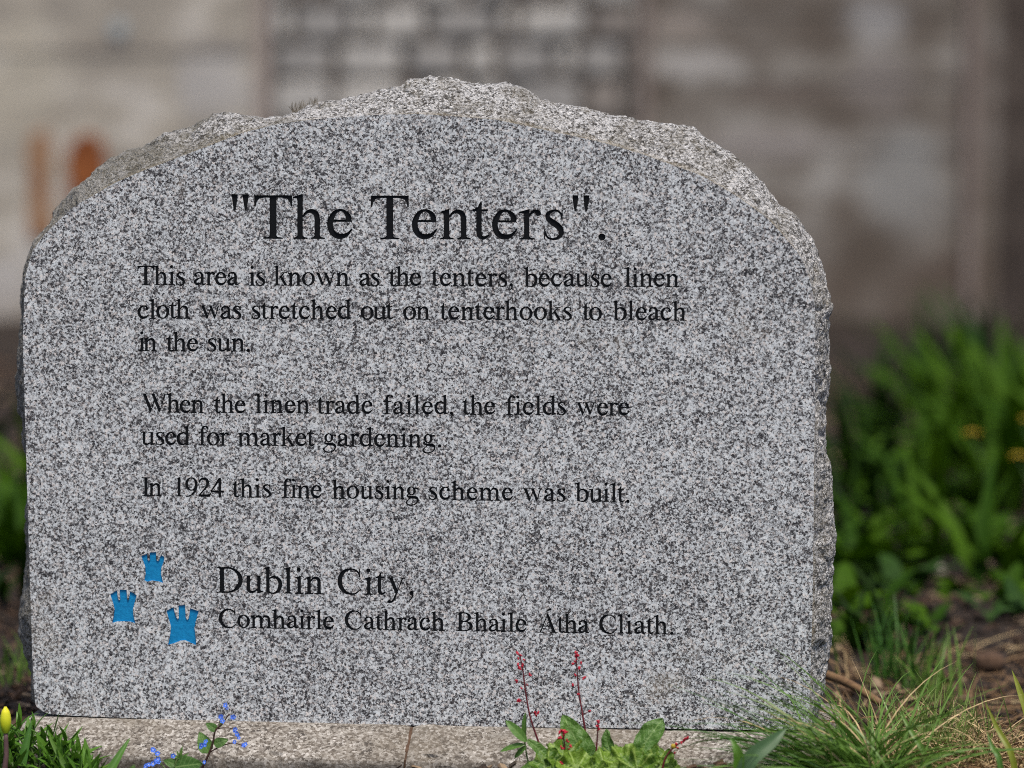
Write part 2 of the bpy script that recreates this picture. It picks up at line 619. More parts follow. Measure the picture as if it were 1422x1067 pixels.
WT = 2.7
wl = thing('rendered_wall', 'grey beige rendered wall behind the stone at the left, with two rust marks and a thin ledge', 'wall',
           wall_origin, None, WR)
wall_box('render_face', -1500, 358, -.3, WT, 0, .3, M['wall_l'], wl)
wall_box('ledge', -1500, 352, wz(74), wz(68), .006, .006, M['wall_l'], wl)
wall_box('coping', -1500, 356, WT + .003, WT + .09, .05, .42, M['wall_l'], wl)
# rusted iron straps on the wall
def rust_plate(x0, x1, y0, y1, m, lb, arch):
    """thin scabbed iron plate with an uneven edge and a rounded head"""
    rr = random.Random(int(x0))
    cx, hw = (x0 + x1) / 2, (x1 - x0) / 2
    out_ = []
    for k in range(13):
        a_ = math.pi * k / 12
        out_.append((cx + hw * math.cos(a_), y0 + arch - arch * math.sin(a_)))
    for k in range(1, 7):
        out_.append((x0, y0 + arch + (y1 - y0 - arch) * k / 6))
    for k in range(6, 0, -1):
        out_.append((x1, y0 + arch + (y1 - y0 - arch) * k / 6))
    P = [(wx(x + rr.uniform(-3, 3)), wz(y + rr.uniform(-3, 3))) for x, y in out_]
    n_ = len(P)
    v = [(x, -.014, z) for x, z in P] + [(x, .002, z) for x, z in P]
    f = [tuple(range(n_))] + [(k, k + n_, (k + 1) % n_ + n_, (k + 1) % n_) for k in range(n_)]
    o = link('rusty_plate', pyd('rusty_plate', v, f, m), wl)
    o['label'] = lb


rust_plate(42, 72, 184, 330, M['rustpale'], 'tall narrow rusty iron strap', 12)
rust_plate(96, 148, 186, 290, M['rust'], 'short wide dark rusty iron plate with a rounded head', 30)
v, f = [], []
for k in range(20):
    a = 2 * math.pi * k / 20
    v += [(math.cos(a) * .035, 0, math.sin(a) * .035), (math.cos(a) * .03, -.012, math.sin(a) * .03)]
f = [(2 * k, 2 * ((k + 1) % 20), 2 * ((k + 1) % 20) + 1, 2 * k + 1) for k in range(20)] + [tuple(range(1, 40, 2))]
link('anchor_plate', pyd('anchor_plate', v, f, M['disc']), wl, (wx(168), -.002, wz(42)))

ws = thing('block_wall', 'middle stretch of the back wall, built of rough grey stone blocks with dark joints', 'wall', wall_origin, None, WR)
wall_box('mortar_bed', 377, 886, -.3, WT, -.015, .25, M['mortar'], ws)
z = -.08
row = 0
cnt = 0
while z < WT - .05:
    h = rw.choice((.09, .11, .125, .14, .17))
    px = 379.0
    while px < 884:
        wpx = rw.uniform(45, 105) if rw.random() < .7 else rw.uniform(24, 36)
        if px + wpx > 872:
            wpx = 885 - px
        gap = rw.uniform(7, 12)
        sx_, sz_ = max(.03, (wpx - gap) * PXM), max(.03, h - gap * PXM * .9)
        mm = rw.choices(('stoneA', 'stoneB', 'stoneC'), (.42, .38, .2))[0]
        v, f = noisy_box(sx_, .12, sz_, .005, 2, rw, .14)
        o = link('block', pyd('block', v, f, M[mm]), ws, (wx(px + wpx / 2), .05 - rw.uniform(0, .018), z + h / 2))
        px += wpx
        cnt += 1
    z += h
wall_box('coping', 358, 900, WT + .003, WT + .09, .05, .42, M['stoneB'], ws)

wr_ = thing('rendered_wall', 'grey brown stained concrete wall filling the background at the right', 'wall', wall_origin, None, WR)
wall_box('render_face', 904, 1384, -.3, WT, 0, .3, M['wall_r'], wr_)
wall_box('coping', 903, 1384, WT + .003, WT + .09, .05, .42, M['wall_r'], wr_)
for py in (-120, 18, 112, 205):
    wall_box('board_ridge', 905, 1330, wz(py) - .004, wz(py) + .004, .0035, .006, M['wall_r'], wr_)
wx_ = thing('rendered_wall', 'dark brown stained wall end at the far right edge of the background', 'wall', wall_origin, None, WR)
wall_box('render_face', 1384.5, 3200, -.3, WT, .004, .3, M['wall_x'], wx_)
wall_box('coping', 1384.5, 3200, WT + .003, WT + .09, .055, .42, M['wall_x'], wx_)
for (x0, x1, mm, lb, ou) in ((359, 375, 'post', 'pinkish upright post between the beige rendered wall and the block wall', .02),
                         (887, 902, 'postdark', 'thin brown upright post where the block wall meets the grey brown wall', .03),
                         (1338, 1352, 'postdark', 'thin brown upright post standing against the grey brown wall near its dark right end', .035)):
    p = thing('wall_post', lb, 'post', wall_origin, None, WR)
    wall_box('shaft', x0, x1, -.3, WT, ou, .05, M[mm], p, 1)
    wall_box('post_cap', x0 - 2, x1 + 2, WT + .095, WT + .115, ou + .01, .07, M[mm], p, 1)

# ================================================================== PLINTH
PB = -.066            # front of the plinth


def plinth_z(y):
    """height of the plinth's top: level under the stone, sloping down in front of it"""
    if y > -.006:
        return -.0035
    if y > -.060:
        return -.0035 - .027 * ((-.006 - y) / .054) ** 1.1
    return -.0305


def slab(name, x0, x1, m, parent, seed):
    path = [(.185, -.16), (.185, -.08), (.185, -.0035)]
    y = .175
    while y > -.006:
        path.append((y, -.0035))
        y -= .012 if y > .01 else .004
    y = -.006
    while y > -.0595:
        path.append((y, plinth_z(y)))
        y -= .0036
    path += [(-.0600, -.0305), (-.0635, -.0325), (-.0655, -.0365), (PB, -.045), (PB, -.060), (PB, -.09), (PB, -.16)]
    nxs = int((x1 - x0) / .004)
    vs, fs = [], []
    off = Vector((seed * 3.1, 0, 0))
    for i in range(nxs + 1):
        x = x0 + (x1 - x0) * i / nxs
        endd = min(i, nxs - i)
        for (y, z) in path:
            p = Vector((x, y, z))
            ex = .0022 * (1 - endd / 2) if endd < 2 else 0
            k = 1.0 if y < -.004 else .25
            d = .0022 * noise.noise(p * 28 + off) + .0013 * noise.noise(p * 75 + off) + .0008 * noise.noise(p * 190)
            chip = max(0, noise.noise(Vector((x * 34, seed, 4))) - .25) * .010 if -.068 < y < -.056 and z > -.045 else 0
            vs.append((x, y + (d * .7 + chip if y < -.05 else 0), z + (d * k if z > -.05 else 0) - ex * (z > -.05) - chip * .5))
    n_ = len(path)
    for i in range(nxs):
        for j in range(n_ - 1):
            a = i * n_ + j
            fs.append((a, a + 1, a + n_ + 1, a + n_))
    fs.append(tuple(range(n_))[::-1])
    fs.append(tuple(range(nxs * n_, nxs * n_ + n_)))
    return link(name, pyd(name, vs, fs, m), parent)


pl = thing('stone_plinth', 'low weathered granite plinth of joined slabs under the inscribed stone', 'plinth', (0, 0, GZ))
jx = onY(568, 1030, -.03).x
for i, (a, b_) in enumerate(((-.462, jx - .0013), (jx + .0013, .464))):
    o = slab('plinth_slab', a, b_, M['plinth'], pl, i)
    o.location = (0, 0, -GZ)
# dirt lies in the open joint between the slabs
v = [(dx, y, z - dz - .0025) for (y, z) in [(.18, -.0035), (-.006, -.0035), (-.033, plinth_z(-.033)), (-.058, plinth_z(-.058)), (-.062, -.06)] for dz in (0, .05) for dx in (-.0024, .0024)]
f = [q for k in range(4) for q in ((4 * k, 4 * k + 1, 4 * k + 5, 4 * k + 4), (4 * k, 4 * k + 4, 4 * k + 6, 4 * k + 2), (4 * k + 1, 4 * k + 3, 4 * k + 7, 4 * k + 5))]
o = link('joint_filling', pyd('joint_filling', v, f, M['bark']), pl, (jx, 0, -GZ))

# ================================================================== THE STONE
face_px = [(34, 440), (35, 384), (46, 347), (59, 330), (79, 310), (101, 289), (135, 269), (169, 250), (209, 234), (243, 222),
           (287, 205), (338, 185), (371, 176), (422, 168), (480, 164), (518, 161), (586, 160), (636, 163), (687, 167), (721, 173),
           (754, 181), (805, 191), (839, 199), (868, 208), (901, 218), (935, 230), (969, 242), (989, 252), (1016, 269), (1043, 287),
           (1067, 304), (1087, 328), (1104, 346), (1119, 370), (1127, 397), (1131, 424), (1132, 460), (1129, 500), (1129, 600),
           (1129, 700), (1128, 740), (1128, 833), (1125, 895), (1124, 958), (1124, 1000), (1122, 1012.5), (1100, 1014), (900, 1011.5), (700, 1009), (440, 1005),
           (309, 1002), (217, 998), (124, 995), (71, 992), (58, 988), (51, 982), (48, 965), (46, 926), (44, 850), (44, 780), (43, 740), (40, 673), (39, 622),
           (35, 521), (32, 470)]
sil_px = [(30, 440), (30, 400), (33, 380), (42, 353), (51, 333), (67, 313), (79, 296), (101, 264), (135, 234), (169, 215), (203, 198),
          (230, 183), (253, 180), (280, 168), (298, 160), (311, 156), (331, 158), (358, 162), (395, 161), (427, 153), (468, 141), (501, 131),
          (535, 122), (569, 114), (609, 109), (633, 112), (670, 118), (704, 116), (734, 124), (754, 137), (788, 149), (822, 156), (851, 160),
          (901, 166), (935, 169), (962, 179), (989, 195), (1013, 211), (1043, 238), (1067, 262), (1080, 284), (1107, 303), (1124, 326), (1138, 353),
          (1146, 377), (1155, 424), (1149, 460), (1151, 483), (1151, 516), (1147, 562), (1148, 613), (1151, 644), (1154, 677), (1157, 715),
          (1159, 740), (1159, 796), (1154, 833), (1152, 880), (1149, 926), (1147, 951), (1138, 975), (1133, 1000), (1128, 1012), (1100, 1015), (900, 1013), (700, 1010), (440, 1006),
          (309, 1003), (217, 999), (124, 997), (71, 994), (56, 988), (46, 970), (43, 938), (34, 910), (26, 879), (28, 850), (31, 802), (38, 759), (35, 707),
          (37, 690), (36, 639), (30, 609), (25, 572), (25, 531), (28, 454)]
CX, CY = 590.0, 600.0


def radial(pts, NA):
    """radius of a star-shaped closed outline at NA equal angles"""
    P = pts + [pts[0]]
    segs = []
    th = [math.atan2(-(p[1] - CY), p[0] - CX) for p in P]
    r = [math.hypot(p[0] - CX, p[1] - CY) for p in P]
    res = []
    for k in range(NA):
        a = -math.pi + 2 * math.pi * k / NA
        dx, dy = math.cos(a), -math.sin(a)
        best = None
        for i in range(len(pts)):
            x1, y1 = P[i][0] - CX, P[i][1] - CY
            x2, y2 = P[i + 1][0] - CX, P[i + 1][1] - CY
            ex, ey = x2 - x1, y2 - y1
            det = dx * (-ey) + ex * dy
            if abs(det) < 1e-9:
                continue
            t = (x1 * (-ey) + ex * y1) / det
            u = (dx * y1 - dy * x1) / det
            if t > 0 and -1e-6 <= u <= 1 + 1e-6:
                best = t if best is None else max(best, t)
        res.append(best if best else res[-1])
    return res


NA = 1800
rf = radial(face_px, NA)
rs = radial(sil_px, NA)
ang = [-math.pi + 2 * math.pi * k / NA for k in range(NA)]
# light smoothing of the face edge, then a chipped irregular line
rf = [(rf[k - 2] + rf[k - 1] * 2 + rf[k] * 3 + rf[(k + 1) % NA] * 2 + rf[(k + 2) % NA]) / 9 for k in range(NA)]
face_ring, side_par = [], []
for k, a in enumerate(ang):
    dx, dy = math.cos(a), -math.sin(a)
    px, py = CX + dx * rf[k], CY + dy * rf[k]
    bottom = py > 975 and 60 < px < 1118
    q = Vector((px * .012, py * .012, 0))
    e = .5 if bottom else 1.0
    rr = rf[k] + e * (1.6 * noise.noise(q * 5) + 1.1 * noise.noise(q * 14))
    p = onY(CX + dx * rr, CY + dy * rr, 0)
    face_ring.append((p.x, p.z))

stone = thing('inscribed_stone', 'large upright grey granite stone with rough arched top, carved text and three blue castles', 'memorial stone', (0, 0, 0))

# side surface: rings from the face edge back to the rear edge
TH = .17
prof = []
NR = 64
for j in range(NR + 1):
    u = j / NR
    y = TH * u ** 1.25
    prof.append((y, u))
vs, fs = [], []
zmin_face = min(z for x, z in face_ring)
c0 = onY(CX, CY, 0)
for j, (y, u) in enumerate(prof):
    for k in range(NA):
        a = ang[k]
        dx, dy = math.cos(a), -math.sin(a)
        crest = .30 + .12 * noise.noise(Vector((math.cos(a) * 1.7, math.sin(a) * 1.7, 3.0)))
        yc = y / TH
        t = yc / crest
        if t < 1:
            bl = 1 - (1 - t) ** 1.55
        else:
            s = (yc - crest) / (1 - crest)
            bl = 1 - .10 * s - .55 * s * s
        up = max(0.0, -dy)
        rr = rf[k] + (rs[k] - rf[k]) * max(bl, -.4)
        if yc > crest:
            s = (yc - crest) / (1 - crest)
            rr -= s * s * 9
        px, py = CX + dx * rr, CY + dy * rr
        if j == 0:
            vs.append((face_ring[k][0], 0.0, face_ring[k][1]))
            continue
        p = onY(px, py, y)
        # unprojection at depth widens the outline; relief along the outward direction
        o_ = Vector((math.cos(a), -.25, math.sin(a))).normalized()
        q = Vector((p.x, y, p.z))
        env = min(1.0, u * 9)
        tq = 1.0
        fc = noise.voronoi(Vector((q.x * 17 + noise.noise(q * 30) * .3, q.y * 30, q.z * 17)))[0]
        f2 = noise.voronoi(q * 55 + Vector((noise.noise(q * 90) * .4, 0, 3)))[0]
        d = (.0050 * noise.noise(q * 20) + .0090 * (fc[1] - fc[0] - .35) * -.6 + .0042 * (.45 - fc[0]) + .0030 * (.4 - f2[0])
             + .0016 * noise.noise(q * 75 + Vector((5, 1, 8))) + .0013 * noise.noise(q * 150) + .0009 * noise.noise(q * 340))
        ridge = abs(noise.noise(q * 33 + Vector((2, 9, 4))))
        d -= .004 * (1 - min(1.0, ridge * 5)) * .6
        # extra crest behind the left shoulder
        if 1 < 2:
            gx_ = math.exp(-((px - 455) / 30.0) ** 2) * math.exp(-((yc - .9) / .12) ** 2) if up > .3 else 0
            d += .020 * gx_
        pp = p + o_ * d * env
        if pp.z < .0006 and py > 700:
            pp.z = .0006 if u > 0 else pp.z
        vs.append(pp)
for j in range(NR):
    for k in range(NA):
        k2 = (k + 1) % NA
        a_, b_ = j * NA + k, j * NA + k2
        fs.append((a_, a_ + NA, b_ + NA, b_))
base = NR * NA
vs.append((c0.x, TH + .004, c0.z))
for k in range(NA):
    fs.append((base + k, len(vs) - 1, base + (k + 1) % NA))
me = pyd('rough_body', vs, fs, M['rough'])
link('rough_body', me, stone)

# ------------------------------------------------------------------ serif lettering, drawn as strokes
def S(pts, sub=5):
    C = catmull(pts, sub)
    L, Rr = [], []
    for i, (x, y, wd) in enumerate(C):
        x0, y0 = C[max(i - 1, 0)][:2]
        x1, y1 = C[min(i + 1, len(C) - 1)][:2]
        tx, ty = x1 - x0, y1 - y0
        l = math.hypot(tx, ty) or 1
        nx_, ny_ = -ty / l * wd / 2, tx / l * wd / 2
        L.append((x + nx_, y + ny_))
        Rr.append((x - nx_, y - ny_))
    return [[L[i], L[i + 1], Rr[i + 1], Rr[i]] for i in range(len(C) - 1)]


def ball(x, y, r, n=10):
    return [[(x + r * math.cos(2 * math.pi * k / n), y + r * math.sin(2 * math.pi * k / n)) for k in range(n)]]


def box(x0, y0, x1, y1):
    return [[(x0, y0), (x1, y0), (x1, y1), (x0, y1)]]


def ring(cx, cy, rx, ry, tx, ty, a0=0, a1=360, n=22):
    q = []
    for i in range(n):
        A, B = R(a0 + (a1 - a0) * i / n), R(a0 + (a1 - a0) * (i + 1) / n)
        q.append([(cx + rx * math.cos(A), cy + ry * math.sin(A)), (cx + rx * math.cos(B), cy + ry * math.sin(B)),
                  (cx + (rx - tx) * math.cos(B), cy + (ry - ty) * math.sin(B)), (cx + (rx - tx) * math.cos(A), cy + (ry - ty) * math.sin(A))])
    return q


def foot(cx, w_, x0, x1, y=0, up=1, t=17):
    """slab serif with bracket, under (up=1) or over (up=-1) a stem"""
    h = w_ / 2
    s = up
    return [[(x0, y), (x1, y), (x1, y + s * t), (cx + h + 18, y + s * (t + 10)), (cx + h, y + s * (t + 34)),
             (cx - h, y + s * (t + 34)), (cx - h - 18, y + s * (t + 10)), (x0, y + s * t)]]


def flag(xl, top, w_=80, run=70, d=52):
    return [[(xl - run, top - d - 8), (xl - 10, top - d - 14), (xl, top - d - 60), (xl + w_, top - d - 60), (xl + w_, top), (xl + w_ - 14, top), (xl - run, top - d + 8)]]


def stem(cx, y0, y1, w_=80):
    return box(cx - w_ / 2, y0, cx + w_ / 2, y1)


def arch(x0, x1, w_=80):
    return S([(x0 + 20, 335, 26), (x0 + 75, 402, 38), (x0 + (x1 - x0) * .62, 424, 62), (x1 - 22, 385, 78), (x1, 300, w_), (x1, 250, w_)])


def endflag(xl, w_=80):
    return [[(xl, 110), (xl, -10), (xl + w_ - 6, 8), (xl + w_ + 66, 40), (xl + w_ + 66, 56), (xl + w_ + 14, 56), (xl + w_, 70), (xl + w_, 110)]]


G = {}
G['o'] = (500, ring(250, 225, 221, 235, 92, 30))
G['e'] = (444, box(100, 262, 404, 292) + S([(364, 264, 84), (352, 350, 80), (305, 412, 52), (235, 442, 34), (150, 405, 60), (95, 310, 82), (76, 225, 86),
                                     (100, 122, 86), (168, 52, 82), (258, 40, 76), (340, 72, 48), (412, 155, 16)]))
G['c'] = (444, ball(345, 345, 46) + S([(372, 352, 40), (322, 418, 42), (240, 443, 32), (150, 405, 60), (92, 310, 82), (72, 225, 86), (98, 122, 86),
                                  (165, 52, 82), (255, 40, 74), (335, 72, 48), (408, 150, 16)]))
G['a'] = (444, ball(95, 330, 42) + S([(70, 335, 36), (112, 405, 44), (200, 440, 36), (282, 410, 60), (318, 330, 82), (320, 200, 84), (320, 90, 82), (345, 34, 60),
                                 (395, 30, 34), (442, 60, 16)]) +
          S([(318, 278, 26), (230, 243, 34), (125, 185, 62), (80, 110, 84), (112, 48, 76), (170, 34, 60), (245, 56, 40), (318, 112, 26)]))
G['b'] = (500, stem(113, 20, 660) + flag(73, 683) + S([(130, 345, 26), (190, 408, 34), (280, 428, 50), (372, 382, 74), (425, 300, 90), (432, 215, 92), (400, 100, 84),
                                                 (330, 28, 52), (250, 4, 30), (170, 18, 30), (90, 40, 34)]))
G['d'] = (500, stem(385, 60, 660) + flag(345, 683) + endflag(345) + S([(372, 360, 28), (300, 425, 34), (230, 436, 40), (130, 390, 70), (75, 290, 90), (72, 200, 92),
                                                                 (105, 98, 88), (180, 38, 62), (250, 30, 50), (320, 58, 36), (372, 105, 26)]))
G['f'] = (333, stem(150, 0, 480) + foot(150, 80, 20, 280) + box(21, 430, 305, 458) + ball(328, 622, 40) +
          S([(150, 470, 80), (155, 570, 74), (198, 645, 52), (262, 668, 34), (335, 648, 30)]))
G['g'] = (500, ring(215, 305, 152, 155, 76, 28) + [[(330, 378), (470, 378), (470, 418), (320, 425)]] +
          S([(120, 195, 26), (78, 150, 40), (100, 105, 56), (200, 85, 72), (320, 78, 88), (415, 45, 78), (440, -30, 50), (395, -125, 36), (300, -185, 30),
             (185, -202, 40), (85, -178, 46), (42, -110, 40), (78, -40, 30), (150, 25, 24), (185, 60, 22)]))
G['h'] = (500, stem(112, 0, 660) + flag(72, 683) + foot(112, 80, 9, 222) + arch(132, 374) + stem(374, 0, 260) + foot(374, 80, 276, 487))
G['i'] = (278, stem(142, 0, 430) + flag(102, 460, 80, 66, 48) + foot(142, 80, 34, 244) + ball(132, 628, 50))
G['k'] = (500, stem(112, 0, 660) + flag(72, 683) + foot(112, 80, 7, 214) + [[(150, 215), (190, 215), (385, 432), (335, 432)]] + box(276, 430, 450, 450) +
          [[(205, 290), (262, 345), (462, 18), (370, 18)]] + box(300, 0, 505, 18))
G['l'] = (278, stem(142, 0, 660) + flag(102, 683, 80, 84) + foot(142, 80, 34, 246))
G['m'] = (778, stem(118, 0, 430) + flag(78, 460, 80, 54, 48) + foot(118, 80, 16, 222) + arch(138, 388) + stem(388, 0, 260) + foot(388, 80, 292, 490) +
          arch(408, 658) + stem(658, 0, 260) + foot(658, 80, 560, 775))
G['n'] = (500, stem(118, 0, 430) + flag(78, 460, 80, 54, 48) + foot(118, 80, 16, 225) + arch(138, 378) + stem(378, 0, 260) + foot(378, 80, 280, 485))
G['r'] = (333, stem(118, 0, 430) + flag(78, 460, 80, 76, 48) + foot(118, 80, 5, 245) + ball(292, 402, 44) + S([(140, 335, 26), (190, 405, 38), (245, 436, 44), (300, 428, 38)]))
G['s'] = (389, S([(324, 318, 20), (304, 398, 26), (250, 440, 30), (180, 438, 38), (112, 392, 60), (112, 325, 74), (180, 265, 90), (255, 212, 92), (305, 150, 82),
                  (306, 75, 64), (250, 22, 42), (185, 8, 30), (115, 25, 28), (76, 80, 26), (56, 158, 18)]) + box(50, 4, 66, 150) + box(318, 330, 332, 455))
G['t'] = (278, stem(112, 100, 440) + box(20, 430, 240, 458) + [[(152, 579), (138, 579), (92, 490), (13, 446), (13, 430), (152, 430)]] +
          S([(112, 115, 80), (118, 62, 72), (152, 30, 56), (200, 26, 44), (266, 68, 16)]))
G['u'] = (500, stem(115, 120, 450) + box(9, 434, 120, 450) + S([(115, 140, 80), (122, 72, 80), (168, 32, 64), (232, 28, 52), (300, 60, 36), (365, 105, 26)]) +
          stem(385, 60, 450) + box(270, 434, 380, 450) + endflag(345))
G['w'] = (722, [[(52, 440), (145, 440), (272, 95), (232, -12)], [(232, -12), (262, 20), (385, 350), (352, 350)], [(315, 440), (402, 440), (528, 95), (490, -12)],
                [(490, -12), (518, 20), (655, 440), (618, 440)]] + box(8, 434, 205, 450) + box(255, 434, 450, 450) + box(560, 434, 700, 450))
G['y'] = (500, [[(60, 440), (150, 440), (282, 110), (238, 5)], [(250, 30), (278, 70), (428, 440), (392, 440)]] + box(14, 434, 212, 450) + box(335, 434, 478, 450) +
          S([(262, 70, 34), (222, -30, 40), (180, -125, 46), (125, -178, 44), (70, -178, 30)]) + ball(70, -172, 38))
G['T'] = (611, stem(305, 0, 640, 100) + foot(305, 100, 160, 452) + box(30, 628, 582, 662) +
          [[(20, 662), (17, 492), (36, 492), (52, 560), (92, 612), (170, 628), (170, 662)], [(592, 662), (595, 492), (576, 492), (560, 560), (520, 612), (440, 628), (440, 662)]])
G['I'] = (333, stem(167, 0, 662, 100) + foot(167, 100, 18, 315) + foot(167, 100, 18, 315, 662, -1))
G['D'] = (722, stem(150, 0, 662, 100) + foot(150, 100, 16, 240) + foot(150, 100, 16, 240, 662, -1) + box(120, 628, 300, 662) + box(120, 0, 300, 34) +
          ring(290, 331, 395, 331, 108, 34, -90, 90))
G['C'] = (667, S([(598, 455, 20), (565, 560, 34), (480, 632, 34), (370, 655, 36), (225, 610, 72), (118, 485, 100), (86, 335, 110), (120, 185, 102), (225, 62, 74),
                  (370, 12, 38), (495, 28, 32), (630, 140, 18)]) + [[(578, 674), (598, 674), (610, 452), (588, 452)]])
G['B'] = (667, stem(150, 0, 662, 100) + foot(150, 100, 16, 240) + foot(150, 100, 16, 240, 662, -1) + box(120, 628, 310, 662) + box(120, 328, 330, 358) + box(120, 0, 320, 34) +
          ring(300, 497, 232, 165, 100, 32, -90, 90, 16) + ring(312, 179, 282, 179, 108, 34, -90, 90, 16))
A_ = [[(78, 10), (118, 10), (362, 640), (348, 674)], [(338, 674), (372, 674), (640, 10), (532, 10), (330, 560)]] + box(165, 215, 500, 247) + box(15, 0, 213, 17) + box(451, 0, 706, 17)
G['Á'] = (722, A_ + [[(318, 800), (455, 862), (492, 838), (478, 800), (330, 760)]])
G['W'] = (944, [[(70, 650), (172, 650), (372, 120), (322, -12)], [(322, -12), (352, 30), (500, 470), (470, 500)], [(370, 650), (475, 650), (682, 120), (635, -12)],
                [(635, -12), (662, 30), (872, 650), (832, 650)]] + box(5, 645, 265, 662) + box(300, 645, 560, 662) + box(740, 645, 932, 662))
G['1'] = (500, stem(262, 0, 640) + foot(262, 80, 118, 400) + [[(118, 580), (222, 620), (222, 560), (302, 560), (302, 676), (290, 676), (118, 596)]])
G['9'] = (500, ring(245, 440, 215, 236, 88, 30) + S([(415, 420, 88), (405, 300, 80), (345, 150, 58), (230, 45, 36), (60, -12, 20)]))
G['2'] = (500, S([(45, 478, 20), (95, 590, 50), (190, 635, 74), (290, 615, 84), (348, 530, 88), (335, 420, 78), (260, 290, 52), (150, 160, 38), (50, 45, 34)]) +
          [[(30, 0), (425, 0), (478, 140), (458, 140), (420, 88), (370, 74), (90, 74), (30, 20)]])
G['4'] = (500, stem(330, 0, 676, 84) + box(12, 165, 472, 230) + [[(12, 230), (62, 230), (330, 590), (330, 676), (300, 676)]])
G['.'] = (250, ball(125, 42, 54, 14))
G[','] = (250, ball(112, 50, 52, 14) + [[(80, 10), (160, 30), (162, -20), (130, -90), (62, -140), (56, -126), (105, -80), (118, -20)]])
G['"'] = (408, [[(77, 676), (165, 676), (160, 600), (132, 431), (110, 431), (82, 600)], [(243, 676), (331, 676), (326, 600), (298, 431), (276, 431), (248, 600)]])
LSB = {}
RSB = {}
for ch, (adv, q) in G.items():
    xs = [p[0] for pol in q for p in pol]
    LSB[ch] = min(xs)
    RSB[ch] = max(xs)

def fatten(pol, d):
    """push every edge of a closed outline outwards by d (mitred, limited)"""
    ar = sum(p[0] * q[1] - q[0] * p[1] for p, q in zip(pol, pol[1:] + pol[:1]))
    sg = 1 if ar > 0 else -1
    n_ = len(pol)
    res_ = []
    for i_ in range(n_):
        x0_, y0_ = pol[i_ - 1]
        x1_, y1_ = pol[i_]
        x2_, y2_ = pol[(i_ + 1) % n_]
        l1 = math.hypot(x1_ - x0_, y1_ - y0_) or 1e-6
        l2 = math.hypot(x2_ - x1_, y2_ - y1_) or 1e-6
        a1, b1 = (y1_ - y0_) / l1 * sg, -(x1_ - x0_) / l1 * sg
        a2, b2 = (y2_ - y1_) / l2 * sg, -(x2_ - x1_) / l2 * sg
        k = min(1 / max(.2, 1 + a1 * a2 + b1 * b2), 1.3)
        res_.append((x1_ + (a1 + a2) * k * d, y1_ + (b1 + b2) * k * d))
    return res_


# every line: em size, (x, baseline) left and right, words with their left and right ends
LINES = [
    (91.0, (321, 331.6), (840, 333.2), [('"The', 322, 489.5), ('Tenters".', 515, 841)]),
    (40.2, (191, 396.0), (943, 399.0), [('This', 191, 257), ('area', 269.5, 332), ('is', 346, 368), ('known', 380, 485), ('as', 499, 527), ('the', 540, 585),
                                       ('tenters,', 599, 712), ('because', 727, 850), ('linen', 867, 943)]),
    (40.2, (191, 442.6), (953, 445.6), [('cloth', 191, 264), ('was', 278, 335), ('stretched', 349, 488), ('out', 501, 546), ('on', 560, 597), ('tenterhooks', 611, 794),
                                       ('to', 809, 836), ('bleach', 851, 953)]),
    (40.0, (193, 488.0), (348, 488.6), [('in', 193, 218), ('the', 231, 275), ('sun.', 288, 347)]),
    (39.4, (196, 573.0), (874, 577.4), [('When', 196, 283.5), ('the', 297, 341), ('linen', 354, 430), ('trade', 440, 517.5), ('failed,', 532, 629), ('the', 642.5, 687.5),
                                       ('fields', 702, 786), ('were', 800, 874)]),
    (39.4, (196, 618.0), (612, 621.2), [('used', 196, 264), ('for', 275.6, 318), ('market', 330, 437), ('gardening.', 449, 612.6)]),
    (39.2, (197, 689.0), (874, 697.8), [('In', 197, 225), ('1924', 243, 311), ('this', 323, 376), ('fine', 391, 447), ('housing', 461, 581.5), ('scheme', 595, 712), ('was', 726, 785),
                                       ('built.', 799, 874)]),
    (53.6, (301, 823.4), (572, 826.6), [('Dublin', 301, 449), ('City,', 469, 574)]),
    (39.2, (304, 871.6), (935, 881.2), [('Comhairle', 304, 464), ('Cathrach', 479, 618), ('Bhaile', 633.5, 731), ('Átha', 747, 819), ('Cliath.', 832, 935)]),
]
MM = 1000.0
polys = []          # (polygon in mm on the face, letter id)
letters = []
jl = random.Random(3)
for em, (xa, ya), (xb, yb), words in LINES:
    for wd, x0, x1 in words:
        s = em / 1000.0
        if wd == 'Tenters".':
            pens = []
            x = x0 - LSB['T'] * s
            for c in 'Tenters':
                pens.append(x)
                x += G[c][0] * s
            pens.append(795 - LSB['"'] * s)
            pens.append(831 - LSB['.'] * s)
        else:
            nat = sum(G[c][0] for c in wd[:-1]) * s - LSB[wd[0]] * s + RSB[wd[-1]] * s
            extra = (x1 - x0 - nat) / max(1, len(wd) - 1)
            pens = []
            x = x0 - LSB[wd[0]] * s
            for c in wd:
                pens.append(x)
                x += G[c][0] * s + extra
        for c, pen in zip(wd, pens):
            lid = len(letters)
            letters.append(c)
            jx_, jy_ = (0, 0) if em > 60 else (jl.uniform(-.25, .25), jl.uniform(-.35, .35))
            k_ = (yb - ya) / (xb - xa)
            for pol in G[c][1]:
                pts = []
                fat = 6.8 if em < 45 else (5.0 if em < 60 else 2.0)
                for gx1, gy1 in fatten(pol, fat):
                    X = pen + gx1 * s + jx_
                    Y = ya + k_ * (X - xa) - gy1 * s * 1.0 + jy_
                    p = onY(X, Y, 0)
                    pts.append((p.x * MM, p.z * MM))
                polys.append((pts, lid))
NL = len(letters)
